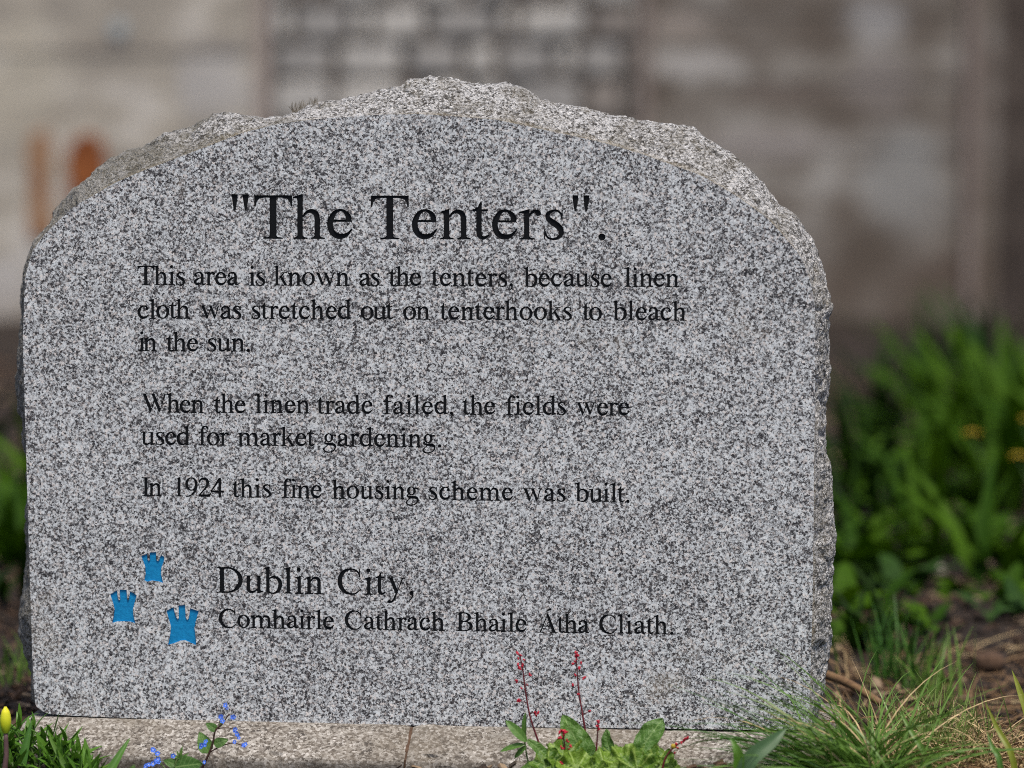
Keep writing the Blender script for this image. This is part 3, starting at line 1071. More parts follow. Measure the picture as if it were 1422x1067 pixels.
castles = [
    [(375, 150), (430, 125), (432, 170), (440, 190), (455, 185), (453, 115), (512, 112), (513, 180), (525, 195), (540, 185), (555, 140), (588, 155), (583, 200),
     (560, 260), (560, 320), (570, 365), (578, 400), (540, 385), (480, 375), (430, 385), (403, 372), (415, 310), (412, 250), (395, 200)],
    [(87, 503), (150, 465), (160, 545), (170, 560), (180, 550), (174, 460), (240, 462), (243, 545), (252, 558), (262, 548), (270, 473), (333, 512), (310, 590),
     (297, 650), (305, 710), (320, 770), (270, 755), (210, 752), (150, 755), (105, 770), (120, 700), (128, 640), (110, 570)],
    [(608, 655), (672, 622), (695, 710), (712, 735), (722, 725), (720, 605), (780, 602), (788, 720), (800, 740), (815, 725), (828, 632), (908, 660), (885, 730),
     (868, 810), (875, 870), (882, 930), (880, 972), (820, 945), (780, 928), (740, 932), (680, 955), (622, 972), (640, 890), (650, 800), (630, 730)]]
for i, cst in enumerate(castles):
    pts = []
    for x, y in cst:
        p = onY(140 + x / 6.669, 750 + y / 6.669, 0)
        pts.append((p.x * MM, p.z * MM))
    polys.append((pts, NL + i))

cv, cf = [], []


def addpoly(pts):
    a = 0
    for i in range(len(pts)):
        x0_, y0_ = pts[i]
        x1_, y1_ = pts[(i + 1) % len(pts)]
        a += x0_ * y1_ - x1_ * y0_
    if a < 0:
        pts = pts[::-1]
    o = len(cv)
    cv.extend(Vector(p) for p in pts)
    cf.append(list(range(o, o + len(pts))))


addpoly([(x * MM, z_ * MM) for x, z_ in face_ring])
owner = {}
for pts, lid in polys:
    owner[len(cf)] = lid
    addpoly(pts)
ov, oe, of, _, _, off = delaunay_2d_cdt(cv, [], cf, 1, 1e-4, True)
tri_owner = []
for t, fl in zip(of, off):
    ids = [owner[i] for i in fl if i in owner]
    tri_owner.append(min(ids) if ids else -1)
edge_use = {}
for ti, t in enumerate(of):
    for i in range(len(t)):
        edge_use.setdefault(frozenset((t[i], t[(i + 1) % len(t)])), []).append(ti)
# the honed face, pierced where the letters are cut
used = {}
fv, ff = [], []
for t, ow in zip(of, tri_owner):
    if ow >= 0:
        continue
    q = []
    for i in t:
        if i not in used:
            used[i] = len(fv)
            fv.append((ov[i].x / MM, 0.0, ov[i].y / MM))
        q.append(used[i])
    ff.append(tuple(q))
link('honed_face', pyd('honed_face', fv, ff, M['granite']), stone)
# each carved letter: sunk floor and cut walls
by = {}
for ti, ow in enumerate(tri_owner):
    if ow >= 0:
        by.setdefault(ow, []).append(ti)
for lid in sorted(by):
    tris = by[lid]
    dep = .0016 if lid < 13 else .0011
    if lid >= NL:
        dep = .0013
    x_ = [ov[i] for ti in tris for i in of[ti]]
    ox, oz = min(p.x for p in x_) / MM, min(p.y for p in x_) / MM
    lv, lf, ix = [], [], {}
    def vid(i, back):
        if (i, back) not in ix:
            ix[(i, back)] = len(lv)
            lv.append((ov[i].x / MM - ox, dep if back else 0.0, ov[i].y / MM - oz))
        return ix[(i, back)]
    for ti in tris:
        t = of[ti]
        lf.append(tuple(vid(i, True) for i in t))
        for i in range(len(t)):
            a_, b_ = t[i], t[(i + 1) % len(t)]
            us = edge_use[frozenset((a_, b_))]
            if all(tri_owner[u_] != -1 for u_ in us) and len(us) == 2:
                continue
            lf.append((vid(a_, False), vid(b_, False), vid(b_, True), vid(a_, True)))
    nm = 'letter' if lid < NL else 'castle_emblem'
    link(nm, pyd(nm, lv, lf, M['black'] if lid < NL else M['blue']), stone, (ox, 0, oz))

# bedding between stone and plinth, coloured near black to paint the gap's shadow
v, f = noisy_box(.86, .13, .008, 0, 1)
link('mortar_bed', pyd('mortar_bed', v, f, M['bark3']), stone, (0, .073, -.0015))

# dry moss on the crest behind the left shoulder
rm = random.Random(8)
parts = []
for i in range(60):
    px = rm.uniform(404, 440)
    p0 = onY(px, 158 - (px - 404) * .25, .09 + rm.uniform(-.015, .015))
    d = Vector((rm.uniform(-.008, .006), rm.uniform(-.004, .004), rm.uniform(.006, .013)))
    parts.append(tube([p0, p0 + d * .5 + Vector((rm.uniform(-.002, .002), 0, 0)), p0 + d], (.00035, .0002), 3, 2))
v, f = join(parts)
o = link('dry_moss', pyd('dry_moss', v, f, M['drymoss']))
tag(o, 'tiny tuft of dry brown moss on the rough upper left edge of the stone', 'moss', None, None)

# ================================================================== leaves
def leaf_mesh(name, L, W, m, bend=.6, fold=.25, nu=4, nv=12, shape='lance', crink=0.0, wave=0.0, seed=0, twist=0.0, droop=0.0):
    """leaf grows along +Z from the origin, bends towards +Y, width along X"""
    rr = random.Random(seed)
    vs, uvs, fs = [], [], []
    y = z = 0.0
    ang_ = 0.0
    st = L / nv
    for j in range(nv + 1):
        t = j / nv
        if shape == 'lance':
            w_ = W * (math.sin(math.pi * min(1, t * .92 + .08)) ** .8) * (1 - .25 * t) + W * .02
        elif shape == 'strap':
            w_ = W * (min(1, .55 + t * 1.6)) * (1 - max(0, t - .25) / .75 * 1.0) ** .6 + W * .01
        elif shape == 'blade':
            w_ = W * (1 - t ** 1.6) + W * .03
        elif shape == 'oval':
            w_ = W * (math.sin(math.pi * min(1, t ** .85 * .97 + .03)) ** .65)
        elif shape == 'spoon':      # narrow winged stalk widening to a broad blunt blade
            w_ = W * (.22 + .78 * min(1, max(0, (t - .15) / .45)) ** 1.2) * (1 - max(0, (t - .72) / .28) ** 2.4 * .93)
        elif shape == 'heart':
            w_ = W * (math.sin(math.pi * min(1, t ** .62 * .98 + .02)) ** .8)
        for i in range(nu + 1):
            u = i / nu
            s = (u - .5) * 2
            x = s * w_ / 2
            nrm = fold * abs(s) * w_ / 2
            cz = crink * W * noise.noise(Vector((s * 2.2 + seed, t * 9 * L / max(W, .001) * .35, seed * .7)))
            wv = wave * W * abs(s) ** 2 * math.sin(t * 22 + seed + (s > 0) * 1.3)
            h = nrm + cz + wv
            a2 = ang_
            tw = twist * t
            px_, ph = x * math.cos(tw) - h * math.sin(tw), x * math.sin(tw) + h * math.cos(tw)
            jag = 1.0
            vs.append((px_ * jag, y + ph * -math.cos(a2), z + ph * math.sin(a2)))
            uvs.append((u, t))
        ang_ = bend * (t + .5 / nv) ** 1.2 + droop * max(0, t - .6) * 2.5
        y += math.sin(ang_) * st
        z += math.cos(ang_) * st
    for j in range(nv):
        for i in range(nu):
            a = j * (nu + 1) + i
            fs.append((a, a + 1, a + nu + 2, a + nu + 1))
    return pyd(name, vs, fs, m, True, uvs)


def ruffled_mesh(name, Rd, m, seed=0, lobes=7, ruf=.16):
    """round lobed leaf lying in XY, ruffled rim"""
    vs, uvs, fs = [(0, 0, 0)], [(.5, 0)], []
    NR_, NT = 7, 56
    for j in range(1, NR_ + 1):
        t = j / NR_
        for k in range(NT):
            a = 2 * math.pi * k / NT
            lob = 1 - .16 * (abs(math.sin(a * lobes / 2 + seed)) ** 2.2) - .05 * abs(math.sin(a * lobes * 1.5 + seed))
            r = Rd * t * (1 + (lob - 1) * t)
            zz = Rd * (ruf * t ** 2 * math.sin(a * lobes + seed * 2) + ruf * .55 * t ** 3 * math.sin(a * lobes * 2.3 + seed) + .10 * t * t
                       + .22 * t * noise.noise(Vector((math.cos(a) * t * 2.6, math.sin(a) * t * 2.6, seed))))
            vs.append((r * math.cos(a), r * math.sin(a), zz))
            uvs.append((.5 + .5 * ((k * lobes / NT) % 1 - .5), t))
    for k in range(NT):
        fs.append((0, 1 + k, 1 + (k + 1) % NT))
    for j in range(NR_ - 1):
        for k in range(NT):
            a, b_ = 1 + j * NT + k, 1 + j * NT + (k + 1) % NT
            fs.append((a, a + NT, b_ + NT, b_))
    return pyd(name, vs, fs, m, True, uvs)


def rotz_tilt(az, tilt, roll=0.0):
    """leaf built along +Z bending to +Y: lean it by tilt towards azimuth az"""
    return (Matrix.Rotation(az, 3, 'Z') @ Matrix.Rotation(-tilt, 3, 'X') @ Matrix.Rotation(roll, 3, 'Z')).to_euler()


def aim(d, face=None):
    """euler that sends +Z to d, with the leaf's back (+Y) turned away from `face`"""
    d = Vector(d).normalized()
    fdir = Vector(face if face is not None else (0, -1, .2)).normalized()
    x = d.cross(fdir)
    if x.length < 1e-3:
        x = Vector((1, 0, 0))
    x.normalize()
    y = d.cross(x)
    return Matrix((x, y, d)).transposed().to_euler()


def clump(name, label, cat, base, nleaf, meshes, tilt=(.1, .9), sc=(.7, 1.15), group=None, rnd=random, leafname='leaf', rb=.02):
    t = thing(name, label, cat, base, group)
    for i in range(nleaf):
        az = i * 2.399 + rnd.uniform(-.4, .4)
        tl = tilt[0] + (tilt[1] - tilt[0]) * (i + .5) / nleaf + rnd.uniform(-.1, .1)
        link(leafname, rnd.choice(meshes), t, (rnd.uniform(-rb, rb), rnd.uniform(-rb, rb), 0), rotz_tilt(az, tl), rnd.uniform(*sc))
    return t


# ------------------------------------------------------------------ far and middle planting
rb = random.Random(21)
far_strap = [leaf_mesh('leaf', .34, .036, M['farleaf'], b_, .3, 2, 8, 'strap', seed=i, twist=.5) for i, b_ in enumerate((.3, .6, .9, 1.3))]
far_dark = [leaf_mesh('leaf', .32, .030, M['farleaf2'], b_, .3, 2, 8, 'strap', seed=i, twist=.4) for i, b_ in enumerate((.3, .7, 1.0))]
far_oval = [leaf_mesh('leaf', .10, .036, M['farleaf'], b_, .2, 4, 7, 'oval', seed=i, crink=.05) for i, b_ in enumerate((.5, .9, 1.2))]
far_grey = [leaf_mesh('leaf', .11, .034, M['farleaf3'], b_, .2, 4, 7, 'oval', seed=i, crink=.05) for i, b_ in enumerate((.5, .9, 1.2))]
far_greystrap = [leaf_mesh('leaf', .34, .030, M['farleaf3'], b_, .3, 2, 8, 'strap', seed=i, twist=.4) for i, b_ in enumerate((.3, .7, 1.0))]


def gpt(px, D):
    """ground point in the column px at depth D"""
    p = CAM + ray(px, 600) * D
    return Vector((p.x, p.y, ground_h(p.x, p.y)))


BED = [  # px, depth, meshes, leaves, scale, tilt, label
    (1225, 6.9, far_dark, 20, (.7, 1.0), (.05, .7), 'deep green strap leaved plant left of the tallest clumps'),
    (1285, 8.2, far_dark, 22, (.8, 1.1), (.05, .8), 'deep green strap leaved plant near the foot of the back wall'),
    (1345, 6.6, far_strap, 22, (.85, 1.15), (.05, .6), 'tall bright green strap leaved plant by the brown wall post'),
    (1405, 6.4, far_strap, 24, (.9, 1.2), (.05, .7), 'tall bright green strap leaved plant at the right edge of the photo'),
    (1385, 7.6, far_greystrap, 18, (.9, 1.2), (.05, .7), 'bluish green strap leaved plant behind the tall bright ones at the right edge'),
    (1175, 5.9, far_dark, 20, (.6, .9), (.1, .9), 'dark low plant just beyond the right edge of the stone'),
    (1270, 5.7, far_strap, 18, (.55, .85), (.1, 1.0), 'mid green strap leaved plant halfway back in the bed right of the stone'),
    (1350, 5.3, far_oval, 26, (.8, 1.3), (.3, 1.3), 'bushy oval leaved plant under the orange blooms'),
    (1200, 5.2, far_dark, 18, (.6, .8), (.1, .9), 'dark strap leaved plant halfway down the right side of the stone'),
    (1430, 5.0, far_oval, 24, (.9, 1.3), (.3, 1.3), 'bushy oval leaved plant cut off by the right edge of the photo'),
    (1385, 4.9, far_strap, 7, (.6, .8), (.2, .7), 'bright green plant with a few leaning leaves right of the bare soil'),
    (1190, 4.55, far_oval, 24, (.7, 1.05), (.5, 1.4), 'low plant with oval mid green leaves beside the lower right of the stone'),
    (1245, 4.75, far_grey, 22, (.7, 1.0), (.4, 1.4), 'low plant with dull bluish green oval leaves right of the stone'),
    (1300, 4.7, far_oval, 14, (.6, .8), (.6, 1.4), 'small oval leaved plant at the edge of the bare mulch'),
    (1405, 4.45, far_grey, 12, (.6, .8), (.5, 1.3), 'small bluish green plant near the mulch at the right edge'),
    (1160, 4.9, far_strap, 20, (.5, .8), (.1, 1.0), 'green strap leaved plant half hidden behind the right flank of the stone'),
    (1210, 4.9, far_oval, 28, (.8, 1.2), (.2, 1.4), 'leafy green plant between two strap leaved ones right of the stone'),
    (1300, 6.6, far_strap, 22, (.7, 1.0), (.05, .8), 'green strap leaved plant left of the tallest bright clump'),
    (1262, 4.4, far_oval, 22, (.5, .75), (.5, 1.4), 'smallest oval leaved plant at the front edge of the bed'),
    (1175, 4.3, far_oval, 26, (.5, .8), (.4, 1.4), 'low oval leaved plant touching the rough right flank of the stone near the soil'),
    (1225, 4.25, far_dark, 16, (.3, .45), (.2, 1.1), 'small dark strap leaved plant at the front of the bed right of the stone'),
    (1275, 5.1, far_strap, 18, (.45, .7), (.1, 1.0), 'green strap leaved plant just left of the bare soil patch'),
    (1325, 5.9, far_oval, 26, (.9, 1.3), (.3, 1.3), 'rounded oval leaved plant between the bare soil and the tall strap leaves'),
    (1240, 6.2, far_oval, 26, (.9, 1.3), (.2, 1.3), 'rounded oval leaved plant in deep shade right of the stone'),
    (1390, 5.8, far_strap, 20, (.7, .9), (.1, .8), 'green strap leaved plant right behind the orange flowers'),
    (1420, 4.6, far_oval, 26, (.6, .9), (.4, 1.4), 'low leafy plant by the right edge above the mulch'),
    (18, 5.0, far_strap, 22, (.55, .85), (.1, .9), 'bright green plant beyond the left side of the stone'),
    (-35, 5.2, far_oval, 26, (.9, 1.4), (.3, 1.3), 'bushy oval leaved plant just outside the left edge of the photo'),
    (40, 5.6, far_strap, 20, (.6, .9), (.1, .9), 'green strap leaved plant partly hidden by the left side of the stone'),
    (-60, 6.0, far_dark, 20, (.7, 1.1), (.1, .9), 'dark strap leaved plant far to the left of the stone'),
    (10, 4.6, far_dark, 14, (.5, .7), (.2, 1.0), 'dark low plant behind the soil at the lower left'),
    (300, 6.0, far_strap, 16, (.6, .9), (.1, .9), 'strap leaved plant hidden behind the left half of the stone'),
    (560, 6.4, far_oval, 20, (.8, 1.2), (.3, 1.3), 'oval leaved plant hidden behind the middle of the stone'),
    (860, 6.1, far_strap, 16, (.6, .9), (.1, .9), 'strap leaved plant hidden behind the right half of the stone'),
    (1090, 5.6, far_strap, 18, (.6, .9), (.1, .9), 'strap leaved plant mostly hidden by the right edge of the stone'),
    (1500, 6.0, far_strap, 18, (.8, 1.1), (.1, .8), 'strap leaved plant outside the right edge of the photo'),
]
for px, D, ms, nl, sc, tl, lb in BED:
    clump('bed_plant', lb, 'plant', gpt(px, D), nl, ms, tl, sc, 'leafy plants in the bed behind the stone', rb, rb=.04)

# orange blooms
pet = leaf_mesh('petal', .035, .022, M['orange'], .9, .2, 2, 4, 'oval')
for (px, py, D, lb) in ((1350, 606, 5.6, 'orange flower above the bushy plant, nearest to the stone'), (1421, 588, 5.7, 'upper orange flower at the right edge of the photo'),
                        (1415, 638, 5.5, 'lower orange flower at the right edge of the photo')):
    top = at(px, py, D)
    foot_ = Vector((top.x + .02, top.y, ground_h(top.x, top.y)))
    t = thing('orange_flower', lb, 'flower', foot_, 'orange flowers in the bed')
    v, f = tube([(0, 0, 0), (.01, 0, (top.z - foot_.z) * .5), tuple(top - foot_)], (.003, .002), 5, 4)
    link('stem', pyd('stem', v, f, M['greenstem'], True), t)
    for k in range(8):
        link('petal', pet, t, top - foot_, rotz_tilt(k * .785, .7 + .25 * (k % 2)), .62)

# ------------------------------------------------------------------ mulch, needles and clods
def mulch(name, label, areas, count, seed, mats, size=(.006, .03)):
    rr = random.Random(seed)
    vs, fs, mi = [], [], []
    for i in range(count):
        x0, x1, y0, y1 = rr.choices(areas, [abs((a[1] - a[0]) * (a[3] - a[2])) for a in areas])[0]
        x, y = rr.uniform(x0, x1), rr.uniform(y0, y1)
        if -.47 < x < .51 and -.072 < y < .22:
            continue
        L = rr.uniform(*size)
        wd = L * rr.uniform(.25, .6)
        hh = rr.uniform(.0015, .005)
        c = Vector((x, y, ground_h(x, y) + rr.uniform(0.001, .011)))
        e = Euler((rr.gauss(0, .35), rr.gauss(0, .35), rr.uniform(0, 6.28))).to_matrix()
        o_ = len(vs)
        for dz in (-1, 1):
            for dx, dy in ((-1, -1), (1, -1), (1, 1), (-1, 1)):
                vs.append(c + e @ Vector((dx * L / 2 * rr.uniform(.6, 1), dy * wd / 2 * rr.uniform(.6, 1), dz * hh / 2)))
        q = [(0, 3, 2, 1), (4, 5, 6, 7), (0, 1, 5, 4), (1, 2, 6, 5), (2, 3, 7, 6), (3, 0, 4, 7)]
        fs += [tuple(o_ + k for k in a) for a in q]
        k = rr.choices(range(len(mats)), (5, 2, 5)[:len(mats)])[0]
        mi += [k] * 6
    o = link(name, pyd(name, vs, fs, [M[k] for k in mats], False, None, mi))
    return tag(o, label, None, None, 'stuff')


mulch('bark_mulch', 'loose brown bark chips covering the soil around the plinth', [(.45, 1.5, -.5, 1.6), (-1.4, -.42, -.5, 1.6), (-.6, .6, -.55, -.07)], 15000, 4,
      ['bark', 'bark2', 'bark3'], (.005, .026))
mulch('bark_mulch', 'coarser bark chips scattered over the soil further back', [(-2.5, 2.8, 1.4, 6)], 9000, 6, ['bark', 'bark2', 'bark3'], (.015, .05))


def strands(cnt, fn, seg, rad, seed, subn=2):
    rr = random.Random(seed)
    lst = []
    for i in range(cnt):
        pts, r = fn(rr, i)
        lst.append(tube(pts, (r, r * .35), seg, subn))
    return join(lst)


def ribbons(cnt, fn, seed, nseg=8):
    """flat arching grass blades: fn gives base, outward dir, length, width, rise angle, droop"""
    rr = random.Random(seed)
    vs, fs, uvs = [], [], []
    for i in range(cnt):
        b0, az, L, W, el, dr = fn(rr, i)
        p = Vector(b0)
        o_ = len(vs)
        kink = rr.uniform(-.5, .5)
        roll = rr.uniform(-1.35, 1.35)
        for j in range(nseg + 1):
            t = j / nseg
            e_ = el - dr * t ** 1.3
            a2 = az + kink * t
            d = Vector((math.cos(a2) * math.cos(e_), math.sin(a2) * math.cos(e_), math.sin(e_)))
            hs = Vector((-math.sin(a2), math.cos(a2), 0))
            side = hs * math.cos(roll) + d.cross(hs) * math.sin(roll)
            w_ = W * (1 - t ** 2) / 2 + W * .04
            vs += [p - side * w_, p + side * w_]
            uvs += [(0, t), (1, t)]
            if j < nseg:
                a = o_ + 2 * j
                fs.append((a, a + 1, a + 3, a + 2))
            p = p + d * (L / nseg)
            gh = ground_h(p.x, p.y) + .002
            if p.z < gh:
                p.z = gh + rr.uniform(0, .004)
            if -.47 < p.x < .47 and p.y > PB - .004 and p.z < plinth_z(p.y) + .004:
                p.z = plinth_z(p.y) + .004 + rr.uniform(0, .003)
    return vs, fs, uvs


def grass_part(nm, parent, cnt, fn, seed, m, nseg=8):
    v, f, uv = ribbons(cnt, fn, seed, nseg)
    inv = Vector(parent.location)
    v = [Vector(p) - inv for p in v]
    o = link(nm, pyd(nm, v, f, m, True, uv), parent)
    o['kind'] = 'stuff'
    return o


# ------------------------------------------------------------------ grass tussock at the lower right
TB = onZ(1205, 1098, GZ)
TB.z = ground_h(TB.x, TB.y)
tus = thing('grass_tussock', 'fine green grass tussock arching over the lower right corner of the stone and plinth', 'grass', TB)


def f_green(rr, i):
    a = rr.uniform(0, 6.28)
    b0 = TB + Vector((math.cos(a) * rr.uniform(0, .05), math.sin(a) * rr.uniform(0, .04), 0))
    az = rr.choice((math.pi + rr.gauss(0, .55), rr.uniform(0, 6.28), 1.57 + rr.gauss(0, .8)))
    L = rr.uniform(.08, .21)
    return b0, az, L, rr.uniform(.0018, .0032), rr.uniform(.3, 1.1), rr.uniform(.5, 1.5)


def f_thin(rr, i):
    q = list(f_green(rr, i))
    q[3] *= .55
    return q


def f_left(rr, i):
    b0 = TB + Vector((rr.uniform(-.06, .01), rr.uniform(-.03, .05), .0))
    return b0, math.pi + rr.gauss(-.02, .30), rr.triangular(.10, .27, .15), rr.uniform(.0013, .0024), rr.uniform(.1, .8), rr.uniform(.25, .8)


grass_part('green_blades', tus, 340, f_green, 31, M['grass'])
grass_part('long_blades', tus, 80, f_left, 32, M['strap'], 10)
grass_part('dry_blades', tus, 60, f_thin, 33, M['straw'])

TC = onZ(1330, 1062, GZ)
TC.z = ground_h(TC.x, TC.y)
tus2 = thing('grass_tussock', 'upright green grass growing out of a thatch of straw at the bottom right', 'grass', TC)


def f_up(rr, i):
    b0 = TC + Vector((rr.gauss(-.02, .035), rr.gauss(.02, .03), 0))
    return b0, rr.uniform(0, 6.28), rr.uniform(.05, .12), rr.uniform(.0016, .003), rr.uniform(1.0, 1.55), rr.uniform(.1, .9)


def f_dry(rr, i):
    b0 = TC + Vector((rr.gauss(.02, .05), rr.gauss(-.01, .03), rr.uniform(0, .012)))
    return b0, rr.uniform(0, 6.28), rr.uniform(.04, .11), rr.uniform(.0011, .0022), rr.uniform(.1, 1.3), rr.uniform(.6, 2.2)


grass_part('green_blades', tus2, 260, f_up, 34, M['grass2'])
grass_part('straw_thatch', tus2, 900, f_dry, 35, M['straw'])
grass_part('brown_thatch', tus2, 260, f_dry, 36, M['straw2'])


def f_litter(rr, i):
    x, y = rr.uniform(.46, 1.15), rr.triangular(-.28, .95, -.1)
    return (x, y, ground_h(x, y) + .008), rr.uniform(0, 6.28), rr.uniform(.03, .10), rr.uniform(.0010, .0020), rr.uniform(-.1, .35), rr.uniform(0, .5)


v, f, uv = ribbons(1700, f_litter, 37, 4)
tag(link('dry_needles', pyd('dry_needles', v, f, M['straw2'], True, uv)), 'dry brown needles and stalks lying on the soil right of the stone', None, None, 'stuff')
v, f, uv = ribbons(500, f_litter, 38, 4)
tag(link('straw_litter', pyd('straw_litter', v, f, M['straw'], True, uv)), 'pale straw scattered on the soil right of the stone', None, None, 'stuff')

# separate blurred green tufts just behind
for i, (px, D, n_, h_, mm, lb) in enumerate(((1240, 3.95, 60, .12, 'strap', 'soft green grass tuft standing in the mulch behind the fine tussock'),
                                        (1300, 3.85, 36, .10, 'grass', 'thin green grass tuft between the mulch and the straw thatch'),
                                        (32, 4.0, 22, .07, 'grass', 'few short green blades in the soil at the lower left behind the lance leaved plant'))):
    B0 = gpt(px, D)
    t = thing('grass_tuft', lb, 'grass', B0, 'grass tufts in the mulch')
    grass_part('green_blades', t, n_, lambda rr, i, B0=B0, h_=h_: (B0 + Vector((rr.gauss(0, .02), rr.gauss(0, .02), 0)), rr.uniform(0, 6.28), h_ * rr.uniform(.6, 1.1),
                                                               rr.uniform(.002, .004), rr.uniform(1.1, 1.5), rr.uniform(.1, .7)), 50 + i, M[mm])

# fallen stalk and a pale pebble or two behind
a, b_ = at(1140, 935, 3.75), at(1222, 976, 3.62)
for p in (a, b_):
    p.z = max(p.z, ground_h(p.x, p.y) + .012)
v, f = tube([a, (a + b_) / 2 + Vector((0, 0, .004)), b_], (.006, .0045), 7, 4)
tag(link('fallen_stalk', pyd('fallen_stalk', v, f, M['straw2'], True)), 'thick dry brown stalk lying on the mulch beside the lower right of the stone', 'stalk')
rp = random.Random(77)
for (px, py, D, r, lb) in ((1374, 905, 4.1, .020, 'rounded tan pebble on the mulch right of the stone'), (1300, 770, 5.0, .018, 'small pale grey pebble in the bed behind the stone'),
                           (38, 980, 3.62, .022, 'brown clod against the lower left end of the plinth')):
    p = at(px, py, D)
    p.z = ground_h(p.x, p.y) + r * .45
    v, f = noisy_box(r * 2, r * 1.6, r * 1.3, r * .10, 4, rp, .35)
    v = [tuple(Vector(q) * (1 - .22 * (Vector(q).length / r / 1.2 - .6))) for q in v]
    tag(link('pebble', pyd('pebble', v, f, M['bark'] if r > .0185 and px > 100 else M['stoneC'] if px > 100 else M['bark'], True), None, p), lb, 'pebble')

# single broad and narrow blades at the lower right
def single_leaf(name, lb, cat, pts, W, m, face=(0, -1, .3)):
    """strap leaf along 3-D points, with a V fold"""
    C = [Vector(p) for p in catmull([tuple(p) for p in pts], 6)]
    vs, uvs, fs = [], [], []
    fd = Vector(face).normalized()
    n_ = len(C) - 1
    for j, p in enumerate(C):
        t = j / n_
        tan = (C[min(j + 1, n_)] - C[max(j - 1, 0)]).normalized()
        sd_ = tan.cross(fd).normalized()
        nn = sd_.cross(tan)
        w_ = W * min(1, .5 + t * 2) * (1 - max(0, (t - .4) / .6) ** 1.7) / 2 + W * .01
        for u in (-1, -.5, 0, .5, 1):
            vs.append(p - C[0] + sd_ * u * w_ - nn * abs(u) * w_ * .35 * (-1))
            uvs.append((.5 + u / 2, t))
    for j in range(n_):
        for i in range(4):
            a_ = j * 5 + i
            fs.append((a_, a_ + 1, a_ + 6, a_ + 5))
    t = thing(name, lb, cat, C[0])
    link('blade', pyd('blade', vs, fs, m, True, uvs), t)
    return t


def gbase(px, py, Y):
    p = onY(px, py, Y)
    p.z = min(p.z, ground_h(p.x, p.y))
    return p


single_leaf('strap_leaf_plant', 'broad grey green strap leaf curving up in front of the right slab of the plinth', 'leaf',
            [gbase(1018, 1085, -.20), onY(1040, 1058, -.20), onY(1072, 1030, -.19), onY(1092, 1012, -.18)], .017, M['strapgrey'])
single_leaf('strap_leaf_plant', 'short dark green leaf standing left of the broad grey green strap leaf', 'leaf',
            [gbase(1024, 1085, -.20), onY(1026, 1060, -.20), onY(1023, 1040, -.20), onY(1014, 1025, -.195)], .011, M['lance'])
single_leaf('strap_leaf_plant', 'long yellow green blade leaning left across the straw near the right edge', 'leaf',
            [gbase(1418, 1080, -0.100), onY(1405, 1050, -0.095), onY(1385, 1012, -0.080), onY(1368, 975, -0.070)], .0065, M['yellowblade'])
single_leaf('strap_leaf_plant', 'dark narrow green blade in the straw at the bottom right', 'leaf',
            [gbase(1396, 1080, -0.140), onY(1388, 1058, -0.130), onY(1378, 1038, -0.120), onY(1370, 1015, -0.110)], .006, M['lance'])
single_leaf('strap_leaf_plant', 'upright yellow green blade cut by the right edge, behind the straw', 'leaf',
            [gbase(1440, 1040, .02), onY(1428, 1000, .02), onY(1416, 960, .03), onY(1405, 930, .04)], .008, M['yellowblade'])
single_leaf('strap_leaf_plant', 'slim olive blade rising to the left through the middle of the straw', 'leaf',
            [gbase(1300, 1085, -0.110), onY(1285, 1050, -0.105), onY(1262, 1010, -0.090), onY(1248, 985, -0.080)], .006, M['grass'])

# ------------------------------------------------------------------ lance leaved plant, lower left
rl = random.Random(14)
lance = [leaf_mesh('leaf', .036, .0078, M['lance'], b_, .35, 2, 6, 'lance', seed=i, twist=.3) for i, b_ in enumerate((.2, .5, .8, -0.080))]
lp = thing('lance_leaved_plant', 'dense mound of small dark green lance shaped leaves at the bottom left corner', 'plant', gbase(50, 1080, -0.120))
nl = 0
shoots = []
for i in range(22):
    px = rl.uniform(-12, 128)
    topy = 992 + max(0, px - 20) * .42 + rl.uniform(0, 48) + (8 if px < 20 else 0)
    Y = -.075 - .07 * min(1, max(0, (topy - 990)) / 70) - rl.uniform(0, .02)
    shoots.append((px, topy, Y))
shoots += [(110, 1032, -0.115), (124, 1046, -.125), (92, 1016, -0.105), (72, 1008, -0.095), (48, 996, -0.085), (28, 990, -0.080), (8, 1000, -0.100), (132, 1060, -0.130)]
for (px, topy, Y) in shoots:
    p = onY(px, topy + 12, Y)
    base = Vector((p.x + rl.uniform(-.01, .01), p.y, p.z - .045))
    ax = Vector((rl.gauss(.12 if px > 60 else 0, .22), rl.gauss(-.15, .2), 1)).normalized()
    for k in range(9):
        az = k * 2.4 + rl.uniform(-0.280, .4)
        tl = .95 - .09 * k + rl.uniform(-.12, .12)
        Mx = ax.to_track_quat('Z', 'Y').to_matrix() @ Matrix.Rotation(az, 3, 'Z') @ Matrix.Rotation(-tl, 3, 'X')
        link('leaf', rl.choice(lance), lp, p - ax * (.03 - .003 * k) - lp.location, Mx.to_euler(), rl.uniform(.75, 1.2) * (1.12 if k < 5 else .8))
        nl += 1
    v, f = tube([base, base.lerp(p, .5) + Vector((.002, 0, 0)), p], (.0016, .001), 5, 3)
    link('stem', pyd('stem', [Vector(q) - lp.location for q in v], f, M['greenstem'], True), lp)

